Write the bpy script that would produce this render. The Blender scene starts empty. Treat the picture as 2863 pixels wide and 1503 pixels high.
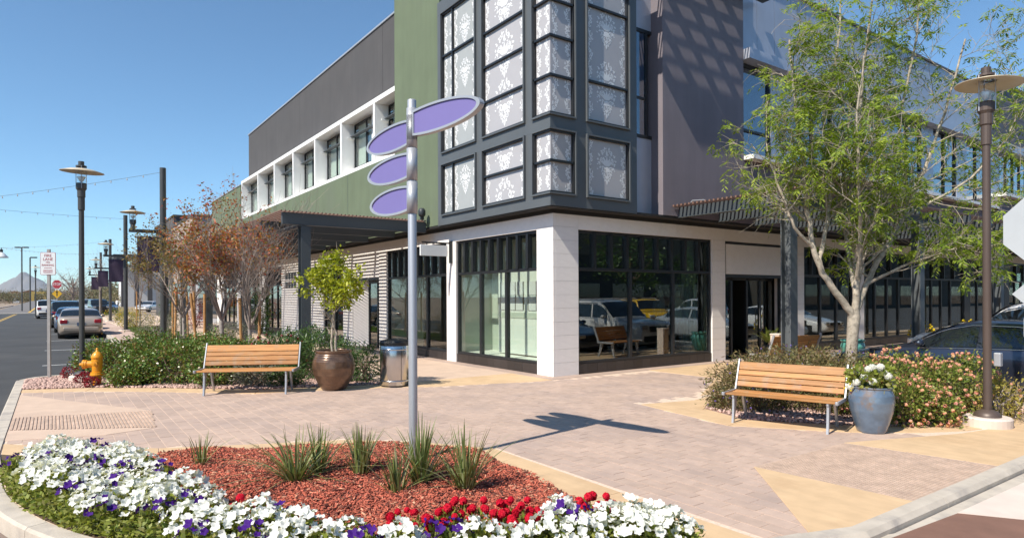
import bpy, bmesh, math, random
import numpy as np
from mathutils import Vector, Matrix
random.seed(7); RG = np.random.default_rng(11)
R = math.radians
sc = bpy.context.scene
col = sc.collection
# ------------------------------------------------------------------ camera
H = 1.75
cam_d = bpy.data.cameras.new('camera'); cam = bpy.data.objects.new('camera', cam_d); col.objects.link(cam)
cam_d.sensor_width = 36.0; cam_d.lens = 36.0 * 1793 / 2863
cam_d.shift_y = 78.5 / 2863; cam_d.clip_end = 30000; cam_d.clip_start = 0.05
YAW, ROLL = R(35.6), R(0.24)
cam.matrix_world = Matrix.Translation((0, 0, H)) @ Matrix.Rotation(-YAW, 4, 'Z') @ Matrix.Rotation(R(90), 4, 'X') @ Matrix.Rotation(-ROLL, 4, 'Z')
sc.camera = cam
# ------------------------------------------------------------------ sky and sun
SUN_AZ, SUN_EL = R(10.0), R(47.5)          # the light travels along +x, a little to +y
w = bpy.data.worlds.new('World'); sc.world = w; w.use_nodes = True
nt = w.node_tree; nt.nodes.clear()
sky = nt.nodes.new('ShaderNodeTexSky'); sky.sky_type = 'NISHITA'; sky.sun_disc = False
sky.sun_elevation = SUN_EL; sky.sun_rotation = R(270) - SUN_AZ
sky.altitude = 2000; sky.air_density = 1.0; sky.dust_density = 0.0; sky.ozone_density = 4.0
bg = nt.nodes.new('ShaderNodeBackground'); bg.inputs[1].default_value = 0.118
wo = nt.nodes.new('ShaderNodeOutputWorld')
tint = nt.nodes.new('ShaderNodeMix'); tint.data_type = 'RGBA'; tint.blend_type = 'MULTIPLY'; tint.inputs[0].default_value = 1.0; tint.inputs[7].default_value = (0.86, 1.03, 1.0, 1)
nt.links.new(sky.outputs[0], tint.inputs[6]); nt.links.new(tint.outputs[2], bg.inputs[0]); nt.links.new(bg.outputs[0], wo.inputs[0])
sun_d = bpy.data.lights.new('sun', 'SUN'); sun_d.energy = 4.3; sun_d.angle = R(0.53); sun_d.color = (1.0, 0.93, 0.81)
sun = bpy.data.objects.new('sun', sun_d); col.objects.link(sun); sun.location = (0, 0, 30)
LD = Vector((math.cos(SUN_EL) * math.cos(SUN_AZ), math.cos(SUN_EL) * math.sin(SUN_AZ), -math.sin(SUN_EL)))
sun.rotation_euler = LD.to_track_quat('-Z', 'Y').to_euler()
sc.view_settings.view_transform = 'Standard'; sc.view_settings.look = 'None'
sc.view_settings.exposure = 0.62; sc.view_settings.gamma = 1.0; sc.view_settings.use_curve_mapping = False
sc.cycles.max_bounces = 10; sc.cycles.transparent_max_bounces = 24; sc.cycles.diffuse_bounces = 4; sc.cycles.glossy_bounces = 4
sc.cycles.transmission_bounces = 8; sc.cycles.use_denoising = True; sc.cycles.sample_clamp_indirect = 6.0
sc.cycles.caustics_reflective = False; sc.cycles.caustics_refractive = False

# ------------------------------------------------------------------ materials
MATS = {}
def nodes(name):
    m = bpy.data.materials.new(name); m.use_nodes = True; n = m.node_tree; n.nodes.clear()
    out = n.nodes.new('ShaderNodeOutputMaterial'); MATS[name] = m
    return m, n, out
def N(n, t, **kw):
    x = n.nodes.new(t)
    for k, v in kw.items():
        if k.startswith('i_'):
            key = k[2:]; key = int(key) if key.isdigit() else key
            x.inputs[key].default_value = v
        else: setattr(x, k, v)
    return x
def mix(n, fac, a, b, mode='MIX'):
    x = n.nodes.new('ShaderNodeMix'); x.data_type = 'RGBA'; x.blend_type = mode
    for s, v in ((x.inputs[0], fac), (x.inputs[6], a), (x.inputs[7], b)):
        if hasattr(v, 'is_linked'): n.links.new(v, s)
        else: s.default_value = v if not isinstance(v, tuple) or len(v) == 4 else (*v, 1)
    return x.outputs[2]
def ramp(n, src, stops):
    x = n.nodes.new('ShaderNodeValToRGB'); n.links.new(src, x.inputs[0]); e = x.color_ramp.elements
    while len(e) < len(stops): e.new(0.5)
    for el, (p, c) in zip(e, stops): el.position = p; el.color = (*c, 1) if len(c) == 3 else c
    return x.outputs[0]
def c4(c): return (*c, 1)
def mat(name, c, rough=0.6, metal=0.0, var=0.10, scale=3.0, bump=0.0, bscale=60.0, objvar=0.0, spec=0.5, coat=0.0, c2=None, c2scale=1.2, c2thr=(0.5, 0.65), streak=None, coord='Object', bdist=0.004):
    m, n, out = nodes(name)
    b = N(n, 'ShaderNodeBsdfPrincipled', i_Roughness=rough, i_Metallic=metal)
    b.inputs['Specular IOR Level'].default_value = spec
    if coat: b.inputs['Coat Weight'].default_value = coat; b.inputs['Coat Roughness'].default_value = 0.06
    n.links.new(b.outputs[0], out.inputs[0])
    tc = N(n, 'ShaderNodeTexCoord'); co = tc.outputs['Object' if coord == 'World' else coord]
    if coord == 'World':
        co = N(n, 'ShaderNodeNewGeometry').outputs['Position']
    no = N(n, 'ShaderNodeTexNoise', i_Scale=scale, i_Detail=5.0); n.links.new(co, no.inputs['Vector'])
    lo = tuple(x * (1 - var) for x in c); hi = tuple(min(1, x * (1 + var)) for x in c)
    cc = ramp(n, no.outputs[0], [(0.3, lo), (0.7, hi)])
    if c2:
        n2 = N(n, 'ShaderNodeTexNoise', i_Scale=c2scale, i_Detail=6.0, i_Roughness=0.65); n.links.new(co, n2.inputs['Vector'])
        f = ramp(n, n2.outputs[0], [(c2thr[0], (0, 0, 0)), (c2thr[1], (1, 1, 1))])
        cc = mix(n, f, cc, c4(c2))
    if objvar:
        oi = N(n, 'ShaderNodeObjectInfo')
        gi = N(n, 'ShaderNodeNewGeometry')
        ad = N(n, 'ShaderNodeMath', operation='ADD'); n.links.new(oi.outputs['Random'], ad.inputs[0]); n.links.new(gi.outputs['Random Per Island'], ad.inputs[1])
        fr = N(n, 'ShaderNodeMath', operation='FRACT'); n.links.new(ad.outputs[0], fr.inputs[0])
        g = ramp(n, fr.outputs[0], [(0, (1 - objvar,) * 3), (1, (1 + objvar,) * 3)])
        cc = mix(n, 1.0, cc, g, 'MULTIPLY')
    if streak:
        mp = N(n, 'ShaderNodeMapping'); mp.inputs['Scale'].default_value = streak; n.links.new(co, mp.inputs[0])
        n4 = N(n, 'ShaderNodeTexNoise', i_Scale=1.0, i_Detail=5.0, i_Roughness=0.6); n.links.new(mp.outputs[0], n4.inputs['Vector'])
        cc = mix(n, 1.0, cc, ramp(n, n4.outputs[0], [(0.30, (.93, .93, .935)), (0.65, (1.03, 1.03, 1.03))]), 'MULTIPLY')
    n.links.new(cc, b.inputs['Base Color'])
    if bump:
        n3 = N(n, 'ShaderNodeTexNoise', i_Scale=bscale, i_Detail=4.0); n.links.new(co, n3.inputs['Vector'])
        bp = N(n, 'ShaderNodeBump', i_Strength=bump, i_Distance=bdist); n.links.new(n3.outputs[0], bp.inputs['Height'])
        n.links.new(bp.outputs[0], b.inputs['Normal'])
    return m
def leafmat(name, cols, trans=0.35, rough=0.5, spec=0.35, scale=0.0):
    """foliage: the colour differs from leaf to leaf"""
    m, n, out = nodes(name)
    gi = N(n, 'ShaderNodeNewGeometry')
    k = len(cols); cc = ramp(n, gi.outputs['Random Per Island'], [((i + 0.5) / k, c) for i, c in enumerate(cols)])
    b = N(n, 'ShaderNodeBsdfPrincipled', i_Roughness=rough); b.inputs['Specular IOR Level'].default_value = spec
    t = N(n, 'ShaderNodeBsdfTranslucent'); ms = N(n, 'ShaderNodeMixShader', i_0=trans)
    tcol = mix(n, 1.0, cc, (1.25, 1.25, 0.75, 1), 'MULTIPLY')
    n.links.new(cc, b.inputs['Base Color']); n.links.new(tcol, t.inputs[0])
    n.links.new(b.outputs[0], ms.inputs[1]); n.links.new(t.outputs[0], ms.inputs[2]); n.links.new(ms.outputs[0], out.inputs[0])
    return m
def glassmat(name, tint=(0.80, 0.88, 0.84), refl=0.0, rough=0.0, ior=1.5, rtint=(1, 1, 1)):
    """thin pane: clear transmission with a Fresnel reflection"""
    m, n, out = nodes(name)
    tr = N(n, 'ShaderNodeBsdfTransparent', i_0=c4(tint)); gl = N(n, 'ShaderNodeBsdfGlossy', i_Roughness=rough, i_0=c4(rtint))
    lw = N(n, 'ShaderNodeLayerWeight', i_0=0.5); pw = N(n, 'ShaderNodeMath', operation='POWER', i_1=4.0); n.links.new(lw.outputs['Facing'], pw.inputs[0])
    f2 = N(n, 'ShaderNodeMath', operation='MULTIPLY_ADD', i_1=0.9, i_2=0.045 + refl, use_clamp=True); n.links.new(pw.outputs[0], f2.inputs[0])
    ms = N(n, 'ShaderNodeMixShader'); n.links.new(f2.outputs[0], ms.inputs[0]); n.links.new(tr.outputs[0], ms.inputs[1]); n.links.new(gl.outputs[0], ms.inputs[2])
    n.links.new(ms.outputs[0], out.inputs[0]); return m
def woodmat(name, c1, c2, axis=0, objvar=0.15, rough=0.45):
    m, n, out = nodes(name)
    b = N(n, 'ShaderNodeBsdfPrincipled', i_Roughness=rough); n.links.new(b.outputs[0], out.inputs[0])
    tc = N(n, 'ShaderNodeTexCoord'); mp = N(n, 'ShaderNodeMapping'); sc_ = [40, 40, 40]; sc_[axis] = 2.5; mp.inputs['Scale'].default_value = sc_
    oi = N(n, 'ShaderNodeObjectInfo'); n.links.new(oi.outputs['Random'], mp.inputs['Location'])
    n.links.new(tc.outputs['Object'], mp.inputs[0])
    no = N(n, 'ShaderNodeTexNoise', i_Scale=1.0, i_Detail=6.0, i_Distortion=0.6); n.links.new(mp.outputs[0], no.inputs['Vector'])
    cc = ramp(n, no.outputs[0], [(0.3, c1), (0.68, c2)])
    g = ramp(n, oi.outputs['Random'], [(0, (1 - objvar,) * 3), (1, (1 + objvar,) * 3)])
    cc = mix(n, 1.0, cc, g, 'MULTIPLY')
    n2 = N(n, 'ShaderNodeTexNoise', i_Scale=7.0, i_Detail=6.0); n.links.new(tc.outputs['Object'], n2.inputs['Vector'])
    cc = mix(n, ramp(n, n2.outputs[0], [(.52, (0, 0, 0)), (.74, (.55, .55, .55))]), cc, (.34, .25, .17, 1)); n.links.new(cc, b.inputs['Base Color']); return m

mat('stucco_green', (0.135, 0.170, 0.105), 0.9, var=0.06, scale=1.2, bump=0.5, bscale=120, c2=(0.135, 0.165, 0.11), c2scale=0.5, streak=(3.5, 3.5, .30))
mat('stucco_grey', (0.080, 0.076, 0.078), 0.9, var=0.08, scale=1.0, bump=0.5, bscale=120, c2=(0.078, 0.075, 0.078), c2scale=0.4, streak=(3.5, 3.5, .30))
mat('stucco_mauve', (0.205, 0.178, 0.198), 0.9, var=0.06, scale=1.1, bump=0.35, bscale=150, streak=(3.5, 3.5, .30))
mat('stucco_tan', (0.40, 0.33, 0.29), 0.9, var=0.08, scale=1.0, bump=0.4, bscale=100, streak=(3.5, 3.5, .30))
mat('stone', (0.86, 0.82, 0.785), 0.75, var=0.03, scale=5, bump=0.15, bscale=50, objvar=0.02)
mat('stone_joint', (0.66, 0.60, 0.56), 0.9)
mat('white_trim', (0.88, 0.87, 0.85), 0.55, var=0.03)
mat('steel', (0.100, 0.110, 0.118), 0.5, 0.0, var=0.05, scale=2)
mat('shaded_steel', (0.060, 0.071, 0.080), 0.5, var=0.05, scale=2)  # darker copy of steel: shade under the pergolas put into the colour
mat('steel_dark', (0.030, 0.036, 0.042), 0.5, var=0.05)
mat('black_frame', (0.016, 0.018, 0.021), 0.4, var=0.05)
mat('plinth_tile', (0.035, 0.029, 0.028), 0.35, var=0.2, scale=8, objvar=0.25)
mat('soffit', (0.02, 0.02, 0.02), 0.8)
mat('panel_glass', (0.385, 0.395, 0.385), 0.22, var=0.02)
mat('panel_glass_lilac', (0.43, 0.415, 0.425), 0.22, var=0.02)
mat('frit', (0.74, 0.74, 0.745), 0.4, var=0.01)
mat('metal_panel', (0.43, 0.45, 0.52), 0.38, 0.25, var=0.04, objvar=0.05)
mat('siding_tan', (0.16, 0.13, 0.09), 0.8, var=0.1)
mat('siding_dark', (0.12, 0.105, 0.11), 0.6, var=0.05, objvar=0.05)
mat('slat_brown', (0.20, 0.115, 0.085), 0.6, var=0.15)
mat('int_white', (0.72, 0.74, 0.70), 0.8, var=0.02)
mat('int_green', (0.50, 0.54, 0.47), 0.8, var=0.03)
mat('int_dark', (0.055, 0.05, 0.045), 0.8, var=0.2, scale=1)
mat('int_floor', (0.12, 0.085, 0.06), 0.4, var=0.1)
mat('fabric_grey', (0.22, 0.24, 0.27), 0.9, var=0.1)
mat('mannequin', (0.55, 0.53, 0.50), 0.4)
mat('curtain', (0.62, 0.68, 0.66), 0.9, var=0.06, scale=6)
glassmat('glass_clear', (0.89, 0.93, 0.90), 0.0)
glassmat('glass_shop', (0.62, 0.70, 0.67), 0.10)
glassmat('glass_office', (0.50, 0.62, 0.70), 0.12)
mat('blind_blue', (0.32, 0.43, 0.58), 0.5, var=0.1, scale=2, coat=0.0)
mat('blind_grey', (0.30, 0.33, 0.42), 0.5, var=0.08)
mat('sign_purple', (0.185, 0.155, 0.385), 0.55, var=0.02)
mat('alu', (0.46, 0.47, 0.50), 0.42, 0.45, var=0.03)
mat('alu_paint', (0.42, 0.44, 0.47), 0.4, 0.3, var=0.03)
mat('sign_white', (0.74, 0.76, 0.77), 0.5, var=0.02)
mat('galv', (0.43, 0.40, 0.38), 0.5, 0.4, var=0.12, scale=10)
mat('sign_red', (0.36, 0.035, 0.05), 0.5, var=0.05)
mat('sign_yellow', (0.62, 0.36, 0.02), 0.5)
mat('sign_back', (0.50, 0.52, 0.53), 0.45, 0.3, var=0.06, scale=3)
mat('pole_grey', (0.075, 0.075, 0.073), 0.45, 0.2, var=0.08)
mat('pole_brown', (0.105, 0.075, 0.062), 0.45, 0.2, var=0.06)
mat('shade_tan', (0.55, 0.46, 0.33), 0.5, var=0.04)
glassmat('lamp_glass', (0.93, 0.95, 0.95), 0.03)
mat('reflector', (0.75, 0.74, 0.70), 0.3, 0.3)
mat('banner', (0.058, 0.038, 0.072), 0.85, var=0.2, scale=2)
mat('cable', (0.12, 0.12, 0.12), 0.7)
mat('bulb', (0.55, 0.5, 0.42), 0.3)
woodmat('bench_wood', (0.36, 0.145, 0.040), (0.53, 0.26, 0.085), 0, 0.24, 0.6)
mat('steel_brushed', (0.55, 0.54, 0.54), 0.24, 1.0, var=0.03, scale=4)
mat('bin_lid', (0.02, 0.02, 0.02), 0.4)
mat('bronze_glaze', (0.17, 0.098, 0.060), 0.30, 0.45, var=0.3, scale=7, c2=(0.09, 0.055, 0.038), c2scale=3, coat=0.3, bump=0.15, bscale=30)
mat('blue_glaze', (0.12, 0.17, 0.24), 0.25, 0.0, var=0.25, scale=6, c2=(0.19, 0.135, 0.10), c2scale=3.2, c2thr=(0.52, 0.66), coat=0.7, bump=0.1, bscale=30)
mat('teal_glaze', (0.10, 0.33, 0.28), 0.25, var=0.2, scale=6, coat=0.6)
mat('soil', (0.10, 0.065, 0.042), 0.95, var=0.3, scale=30)
mat('hydrant_yellow', (0.72, 0.30, 0.012), 0.42, var=0.08, scale=9, coat=0.1)
mat('bark_pale', (0.40, 0.345, 0.275), 0.9, var=0.35, scale=14, bump=0.7, bscale=40, bdist=0.012, c2=(0.17, 0.135, 0.10), c2scale=7, c2thr=(0.56, 0.66))
mat('bark_grey', (0.34, 0.30, 0.27), 0.9, var=0.25, scale=14, bump=0.5, bscale=40)
mat('bark_brown', (0.16, 0.11, 0.08), 0.9, var=0.25, scale=14)
mat('twig', (0.32, 0.26, 0.225), 0.9, var=0.2)
mat('stake', (0.46, 0.24, 0.09), 0.8, var=0.2, scale=10)
leafmat('leaf_acacia', [(0.196, 0.287, 0.025), (0.299, 0.391, 0.040), (0.402, 0.471, 0.069), (0.230, 0.322, 0.040), (0.127, 0.207, 0.023)], 0.48)
leafmat('leaf_olive_autumn', [(0.19, 0.18, 0.05), (0.30, 0.17, 0.05), (0.24, 0.21, 0.07), (0.36, 0.16, 0.05), (0.15, 0.15, 0.04)], 0.3)
leafmat('leaf_citrus', [(0.182, 0.224, 0.014), (0.336, 0.378, 0.020), (0.504, 0.504, 0.039), (0.252, 0.294, 0.017)], 0.3)
leafmat('leaf_hedge', [(0.064, 0.136, 0.021), (0.128, 0.217, 0.036), (0.181, 0.181, 0.036), (0.236, 0.117, 0.045), (0.090, 0.181, 0.033), (0.217, 0.326, 0.073)], 0.2, 0.35, 0.5)
leafmat('leaf_olean', [(0.042, 0.091, 0.025), (0.077, 0.140, 0.039), (0.126, 0.196, 0.056), (0.056, 0.112, 0.028)], 0.2, 0.4)
leafmat('leaf_sage', [(0.21, 0.22, 0.17), (0.28, 0.29, 0.23), (0.17, 0.18, 0.13), (0.24, 0.22, 0.18)], 0.2, 0.8, 0.1)
leafmat('leaf_ruellia', [(0.128, 0.112, 0.038), (0.210, 0.158, 0.060), (0.150, 0.083, 0.060), (0.112, 0.150, 0.045), (0.270, 0.210, 0.090)], 0.25)
leafmat('leaf_lantana', [(0.102, 0.174, 0.026), (0.189, 0.246, 0.043), (0.275, 0.275, 0.058), (0.145, 0.145, 0.043)], 0.25)
leafmat('leaf_yellow', [(0.338, 0.299, 0.058), (0.429, 0.351, 0.078), (0.260, 0.247, 0.052), (0.364, 0.260, 0.091)], 0.3)
leafmat('leaf_autumn', [(0.42, 0.15, 0.030), (0.46, 0.09, 0.045), (0.28, 0.18, 0.03), (0.20, 0.17, 0.04), (0.50, 0.24, 0.05), (0.36, 0.06, 0.05)], 0.3)
leafmat('leaf_petunia', [(0.19, 0.23, 0.03), (0.29, 0.33, 0.06), (0.36, 0.36, 0.10), (0.12, 0.18, 0.025), (0.27, 0.25, 0.09)], 0.3)
leafmat('leaf_flax', [(0.106, 0.156, 0.037), (0.188, 0.225, 0.062), (0.300, 0.325, 0.138), (0.075, 0.106, 0.025), (0.413, 0.413, 0.213), (0.150, 0.125, 0.050)], 0.2, 0.35, 0.5)
leafmat('leaf_lawn', [(0.085, 0.156, 0.018), (0.130, 0.208, 0.026), (0.169, 0.221, 0.039)], 0.3)
leafmat('leaf_far', [(0.13, 0.14, 0.06), (0.19, 0.17, 0.09), (0.24, 0.19, 0.12)], 0.2)
leafmat('leaf_red', [(0.25, 0.015, 0.03), (0.35, 0.03, 0.05), (0.17, 0.02, 0.025)], 0.2)
leafmat('leaf_palm', [(0.12, 0.17, 0.02), (0.2, 0.24, 0.04), (0.26, 0.28, 0.06)], 0.3)
leafmat('petal_white', [(0.76, 0.76, 0.745), (0.70, 0.70, 0.67), (0.80, 0.80, 0.78), (0.73, 0.72, 0.66)], 0.25, 0.6, 0.1)
leafmat('petal_purple', [(0.045, 0.012, 0.17), (0.075, 0.018, 0.23), (0.035, 0.012, 0.11)], 0.2, 0.6, 0.1)
leafmat('petal_red', [(0.62, 0.010, 0.035), (0.50, 0.008, 0.03), (0.68, 0.02, 0.045)], 0.2, 0.6, 0.1)
leafmat('petal_pink', [(0.74, 0.33, 0.27), (0.80, 0.46, 0.22), (0.76, 0.34, 0.38), (0.84, 0.56, 0.28)], 0.25, 0.6, 0.1)
leafmat('petal_violet', [(0.24, 0.16, 0.50), (0.30, 0.21, 0.60)], 0.2, 0.6, 0.1)
leafmat('petal_yellow', [(0.75, 0.55, 0.02), (0.80, 0.62, 0.05)], 0.2, 0.6, 0.1)
mat('petal_eye', (0.80, 0.74, 0.40), 0.6)
mat('asphalt', (0.052, 0.052, 0.053), 0.85, var=0.15, scale=0.6, bump=0.5, bscale=200, c2=(0.068, 0.066, 0.065), c2scale=0.25, coord='World')
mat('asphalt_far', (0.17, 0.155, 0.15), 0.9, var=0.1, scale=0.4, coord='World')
mat('road_white', (0.62, 0.62, 0.61), 0.7, var=0.15, scale=6)
mat('road_yellow', (0.58, 0.37, 0.08), 0.7, var=0.15, scale=6)
mat('concrete_kerb', (0.50, 0.44, 0.37), 0.85, var=0.12, scale=5, bump=0.5, bscale=60, c2=(0.36, 0.32, 0.285), c2scale=2.2, coord='World')
mat('concrete_tan', (0.60, 0.42, 0.25), 0.85, var=0.07, scale=4, bump=0.35, bscale=90, c2=(0.53, 0.36, 0.21), c2scale=1.3, coord='World', streak=(9, 1.2, 1))
mat('concrete_pink', (0.58, 0.43, 0.33), 0.85, var=0.06, scale=4, bump=0.35, bscale=90, c2=(0.53, 0.39, 0.30), c2scale=1.3, coord='World')
mat('concrete_light', (0.66, 0.55, 0.48), 0.85, var=0.06, scale=4, bump=0.35, bscale=90, coord='World')
mat('concrete_grey', (0.46, 0.43, 0.42), 0.85, var=0.06, scale=4, bump=0.35, bscale=90, coord='World')
mat('red_asphalt', (0.20, 0.105, 0.075), 0.9, var=0.12, scale=5, bump=0.5, bscale=150, coord='World')
mat('paver', (0.475, 0.35, 0.282), 0.85, var=0.08, scale=9, bump=0.4, bscale=90, objvar=0.07, c2=(0.405, 0.305, 0.258), c2scale=0.9, c2thr=(0.45, 0.62), coord='World')
mat('paver_rose', (0.50, 0.37, 0.31), 0.85, var=0.08, scale=9, bump=0.4, bscale=90, objvar=0.10, coord='World')
mat('joint_sand', (0.66, 0.51, 0.40), 0.95, var=0.15, scale=30, coord='World')
mat('joint_dark', (0.20, 0.15, 0.125), 0.95, var=0.15, scale=30, coord='World')
mat('tactile', (0.49, 0.36, 0.28), 0.85, var=0.14, scale=6, objvar=0.10, coord='World')
mat('mulch', (0.44, 0.115, 0.07), 0.95, var=0.25, scale=25, objvar=0.45)
mat('mulch_tan', (0.50, 0.24, 0.15), 0.95, var=0.3, scale=25, objvar=0.4)
mat('mulch_dark', (0.13, 0.04, 0.028), 0.95, var=0.3, scale=25, objvar=0.4)
mat('mulch_base', (0.27, 0.065, 0.042), 0.95, var=0.4, scale=40, bump=1.0, bscale=60, bdist=0.02)
mat('gravel', (0.50, 0.335, 0.285), 0.9, var=0.12, scale=9, objvar=0.32)
mat('gravel_base', (0.33, 0.21, 0.175), 0.95, var=0.3, scale=40, bump=1, bscale=60, bdist=0.02)
mat('desert', (0.30, 0.225, 0.16), 0.95, var=0.2, scale=0.05, coord='World')
mat('lawn_base', (0.06, 0.10, 0.015), 0.95, var=0.2, scale=6)
mat('hill', (0.20, 0.19, 0.19), 0.95, var=0.2, scale=0.002, coord='World')
mat('tyre', (0.014, 0.014, 0.014), 0.8)
mat('rim', (0.45, 0.46, 0.47), 0.3, 0.8)
mat('car_glass', (0.012, 0.016, 0.02), 0.03, 0.0, spec=0.9)
mat('chrome', (0.80, 0.80, 0.80), 0.12, 1.0)
mat('lamp_red', (0.35, 0.015, 0.03), 0.2, coat=0.5)
mat('lamp_clear', (0.75, 0.75, 0.75), 0.1, 0.5)
mat('plate', (0.10, 0.13, 0.22), 0.5)
mat('car_trim', (0.02, 0.02, 0.02), 0.5)
CARC = dict(beige=(0.46, 0.375, 0.30), navy=(0.035, 0.043, 0.070), black=(0.013, 0.013, 0.014), white=(0.78, 0.76, 0.75), silver=(0.42, 0.43, 0.45), blue=(0.05, 0.10, 0.20), yellow=(0.72, 0.42, 0.01))
for k_, v_ in CARC.items(): mat('car_' + k_, v_, 0.28, (0.6 if k_ == 'navy' else 0.25) if k_ not in ('white', 'yellow') else 0.0, var=0.015, coat=1.0)
mat('skin', (0.45, 0.27, 0.19), 0.6); mat('cloth_white', (0.75, 0.74, 0.72), 0.9); mat('cloth_dark', (0.035, 0.035, 0.05), 0.9); mat('hair', (0.03, 0.02, 0.015), 0.7)
mat('wall_white', (0.66, 0.66, 0.67), 0.8, var=0.05); mat('roof_red', (0.32, 0.14, 0.09), 0.8, var=0.2)
mat('shingle_grey', (0.33, 0.33, 0.35), 0.7, var=0.1, scale=4)
mat('house_tan', (0.42, 0.33, 0.25), 0.9, var=0.1); mat('yellow_wall', (0.6, 0.42, 0.12), 0.8)
mat('lime_sign', (0.18, 0.55, 0.03), 0.5)

# ------------------------------------------------------------------ geometry helpers
def np_mesh(name, V, F, smooth=False):
    V = np.asarray(V, dtype=np.float32).reshape(-1, 3)
    me = bpy.data.meshes.new(name)
    if isinstance(F, np.ndarray):
        k = F.shape[1]; nf = F.shape[0]
        me.vertices.add(len(V)); me.vertices.foreach_set('co', V.ravel())
        me.loops.add(nf * k); me.loops.foreach_set('vertex_index', F.astype(np.int32).ravel())
        me.polygons.add(nf); me.polygons.foreach_set('loop_start', np.arange(0, nf * k, k, dtype=np.int32))
        me.update(calc_edges=True)
    else:
        me.from_pydata(V.tolist(), [], F); me.update()
    if smooth:
        me.polygons.foreach_set('use_smooth', np.ones(len(me.polygons), dtype=bool))
    return me
class MB:
    def __init__(s): s.v = []; s.f = []
    def add(s, V, F):
        k = len(s.v); s.v.extend([tuple(map(float, p)) for p in V]); s.f.extend([tuple(i + k for i in f) for f in F]); return s
    def box(s, x0, x1, y0, y1, z0, z1):
        return s.add([(x0, y0, z0), (x1, y0, z0), (x1, y1, z0), (x0, y1, z0), (x0, y0, z1), (x1, y0, z1), (x1, y1, z1), (x0, y1, z1)],
                     [(0, 3, 2, 1), (4, 5, 6, 7), (0, 1, 5, 4), (1, 2, 6, 5), (2, 3, 7, 6), (3, 0, 4, 7)])
    def obox(s, c, half, M):
        V = [Vector(c) + M @ Vector((a * half[0], b * half[1], d * half[2])) for a, b, d in ((-1, -1, -1), (1, -1, -1), (1, 1, -1), (-1, 1, -1), (-1, -1, 1), (1, -1, 1), (1, 1, 1), (-1, 1, 1))]
        return s.add(V, [(0, 3, 2, 1), (4, 5, 6, 7), (0, 1, 5, 4), (1, 2, 6, 5), (2, 3, 7, 6), (3, 0, 4, 7)])
    def bar(s, a, b, w_, h_, up=(0, 0, 1)):
        a, b = Vector(a), Vector(b); d = (b - a).normalized(); u = Vector(up)
        if abs(d.dot(u)) > 0.99: u = Vector((1, 0, 0))
        sd = d.cross(u).normalized(); u = sd.cross(d).normalized()
        M = Matrix((d, sd, u)).transposed()
        return s.obox((a + b) / 2, ((b - a).length / 2, w_ / 2, h_ / 2), M)
    def tube(s, pts, rad, n=8, cap=True):
        pts = [Vector(p) for p in pts]; k = len(s.v); m = len(pts)
        if not hasattr(rad, '__len__'): rad = [rad] * m
        ref = None
        for i, p in enumerate(pts):
            d = (pts[min(i + 1, m - 1)] - pts[max(i - 1, 0)]).normalized()
            if ref is None:
                ref = Vector((0, 0, 1)) if abs(d.z) < 0.9 else Vector((1, 0, 0))
            a = d.cross(ref)
            if a.length < 1e-6: a = d.orthogonal()
            a.normalize(); b = d.cross(a); ref = a.cross(d)
            for j in range(n):
                t = 2 * math.pi * j / n; q = p + (a * math.cos(t) + b * math.sin(t)) * rad[i]; s.v.append(tuple(q))
        for i in range(m - 1):
            for j in range(n):
                j2 = (j + 1) % n; s.f.append((k + i * n + j, k + i * n + j2, k + (i + 1) * n + j2, k + (i + 1) * n + j))
        if cap:
            s.f.append(tuple(k + j for j in range(n))[::-1]); s.f.append(tuple(k + (m - 1) * n + j for j in range(n)))
        return s
    def lathe(s, prof, c=(0, 0, 0), n=24):
        k = len(s.v); m = len(prof)
        for r, z in prof:
            for j in range(n):
                t = 2 * math.pi * j / n; s.v.append((c[0] + r * math.cos(t), c[1] + r * math.sin(t), c[2] + z))
        for i in range(m - 1):
            for j in range(n):
                j2 = (j + 1) % n; s.f.append((k + i * n + j, k + i * n + j2, k + (i + 1) * n + j2, k + (i + 1) * n + j))
        return s
    def prism(s, poly, z0, z1):
        n = len(poly); a = sum(poly[i][0] * poly[(i + 1) % n][1] - poly[(i + 1) % n][0] * poly[i][1] for i in range(n))
        if a < 0: poly = poly[::-1]
        V = [(x, y, z0) for x, y in poly] + [(x, y, z1) for x, y in poly]
        F = [tuple(range(n))[::-1], tuple(range(n, 2 * n))] + [(i, (i + 1) % n, n + (i + 1) % n, n + i) for i in range(n)]
        return s.add(V, F)
    def mesh(s, name, smooth=False): return np_mesh(name, s.v, s.f, smooth)
WL = {}
def wl(o):
    v = Vector((0, 0, 0))
    while o is not None: v = v + WL.get(o.name, Vector((0, 0, 0))); o = o.parent
    return v
def link(name, me, m, parent=None, loc=None, label=None, kind=None):
    o = bpy.data.objects.new(name, me); col.objects.link(o)
    if m is not None and me is not None and not me.materials: me.materials.append(MATS[m])
    if parent is not None: o.parent = parent
    if loc is not None: o.location = loc; WL[o.name] = Vector(loc)
    if label: o['label'] = label
    if kind: o['kind'] = kind
    return o
def thing(name, label, cat, loc=(0, 0, 0), rz=0.0, group=None):
    o = bpy.data.objects.new(name, None); col.objects.link(o); o.empty_display_size = 0.2
    o.location = loc; o.rotation_euler = (0, 0, rz); WL[o.name] = Vector(loc)
    o['label'] = label; o['category'] = cat
    if group: o['group'] = group
    return o
def tag(o, label, cat, group=None):
    o['label'] = label; o['category'] = cat
    if group: o['group'] = group
    return o
def bev(o, wd, seg=2):
    b = o.modifiers.new('edge', 'BEVEL'); b.width = wd; b.segments = seg; b.limit_method = 'ANGLE'; b.angle_limit = R(40); return o
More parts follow.
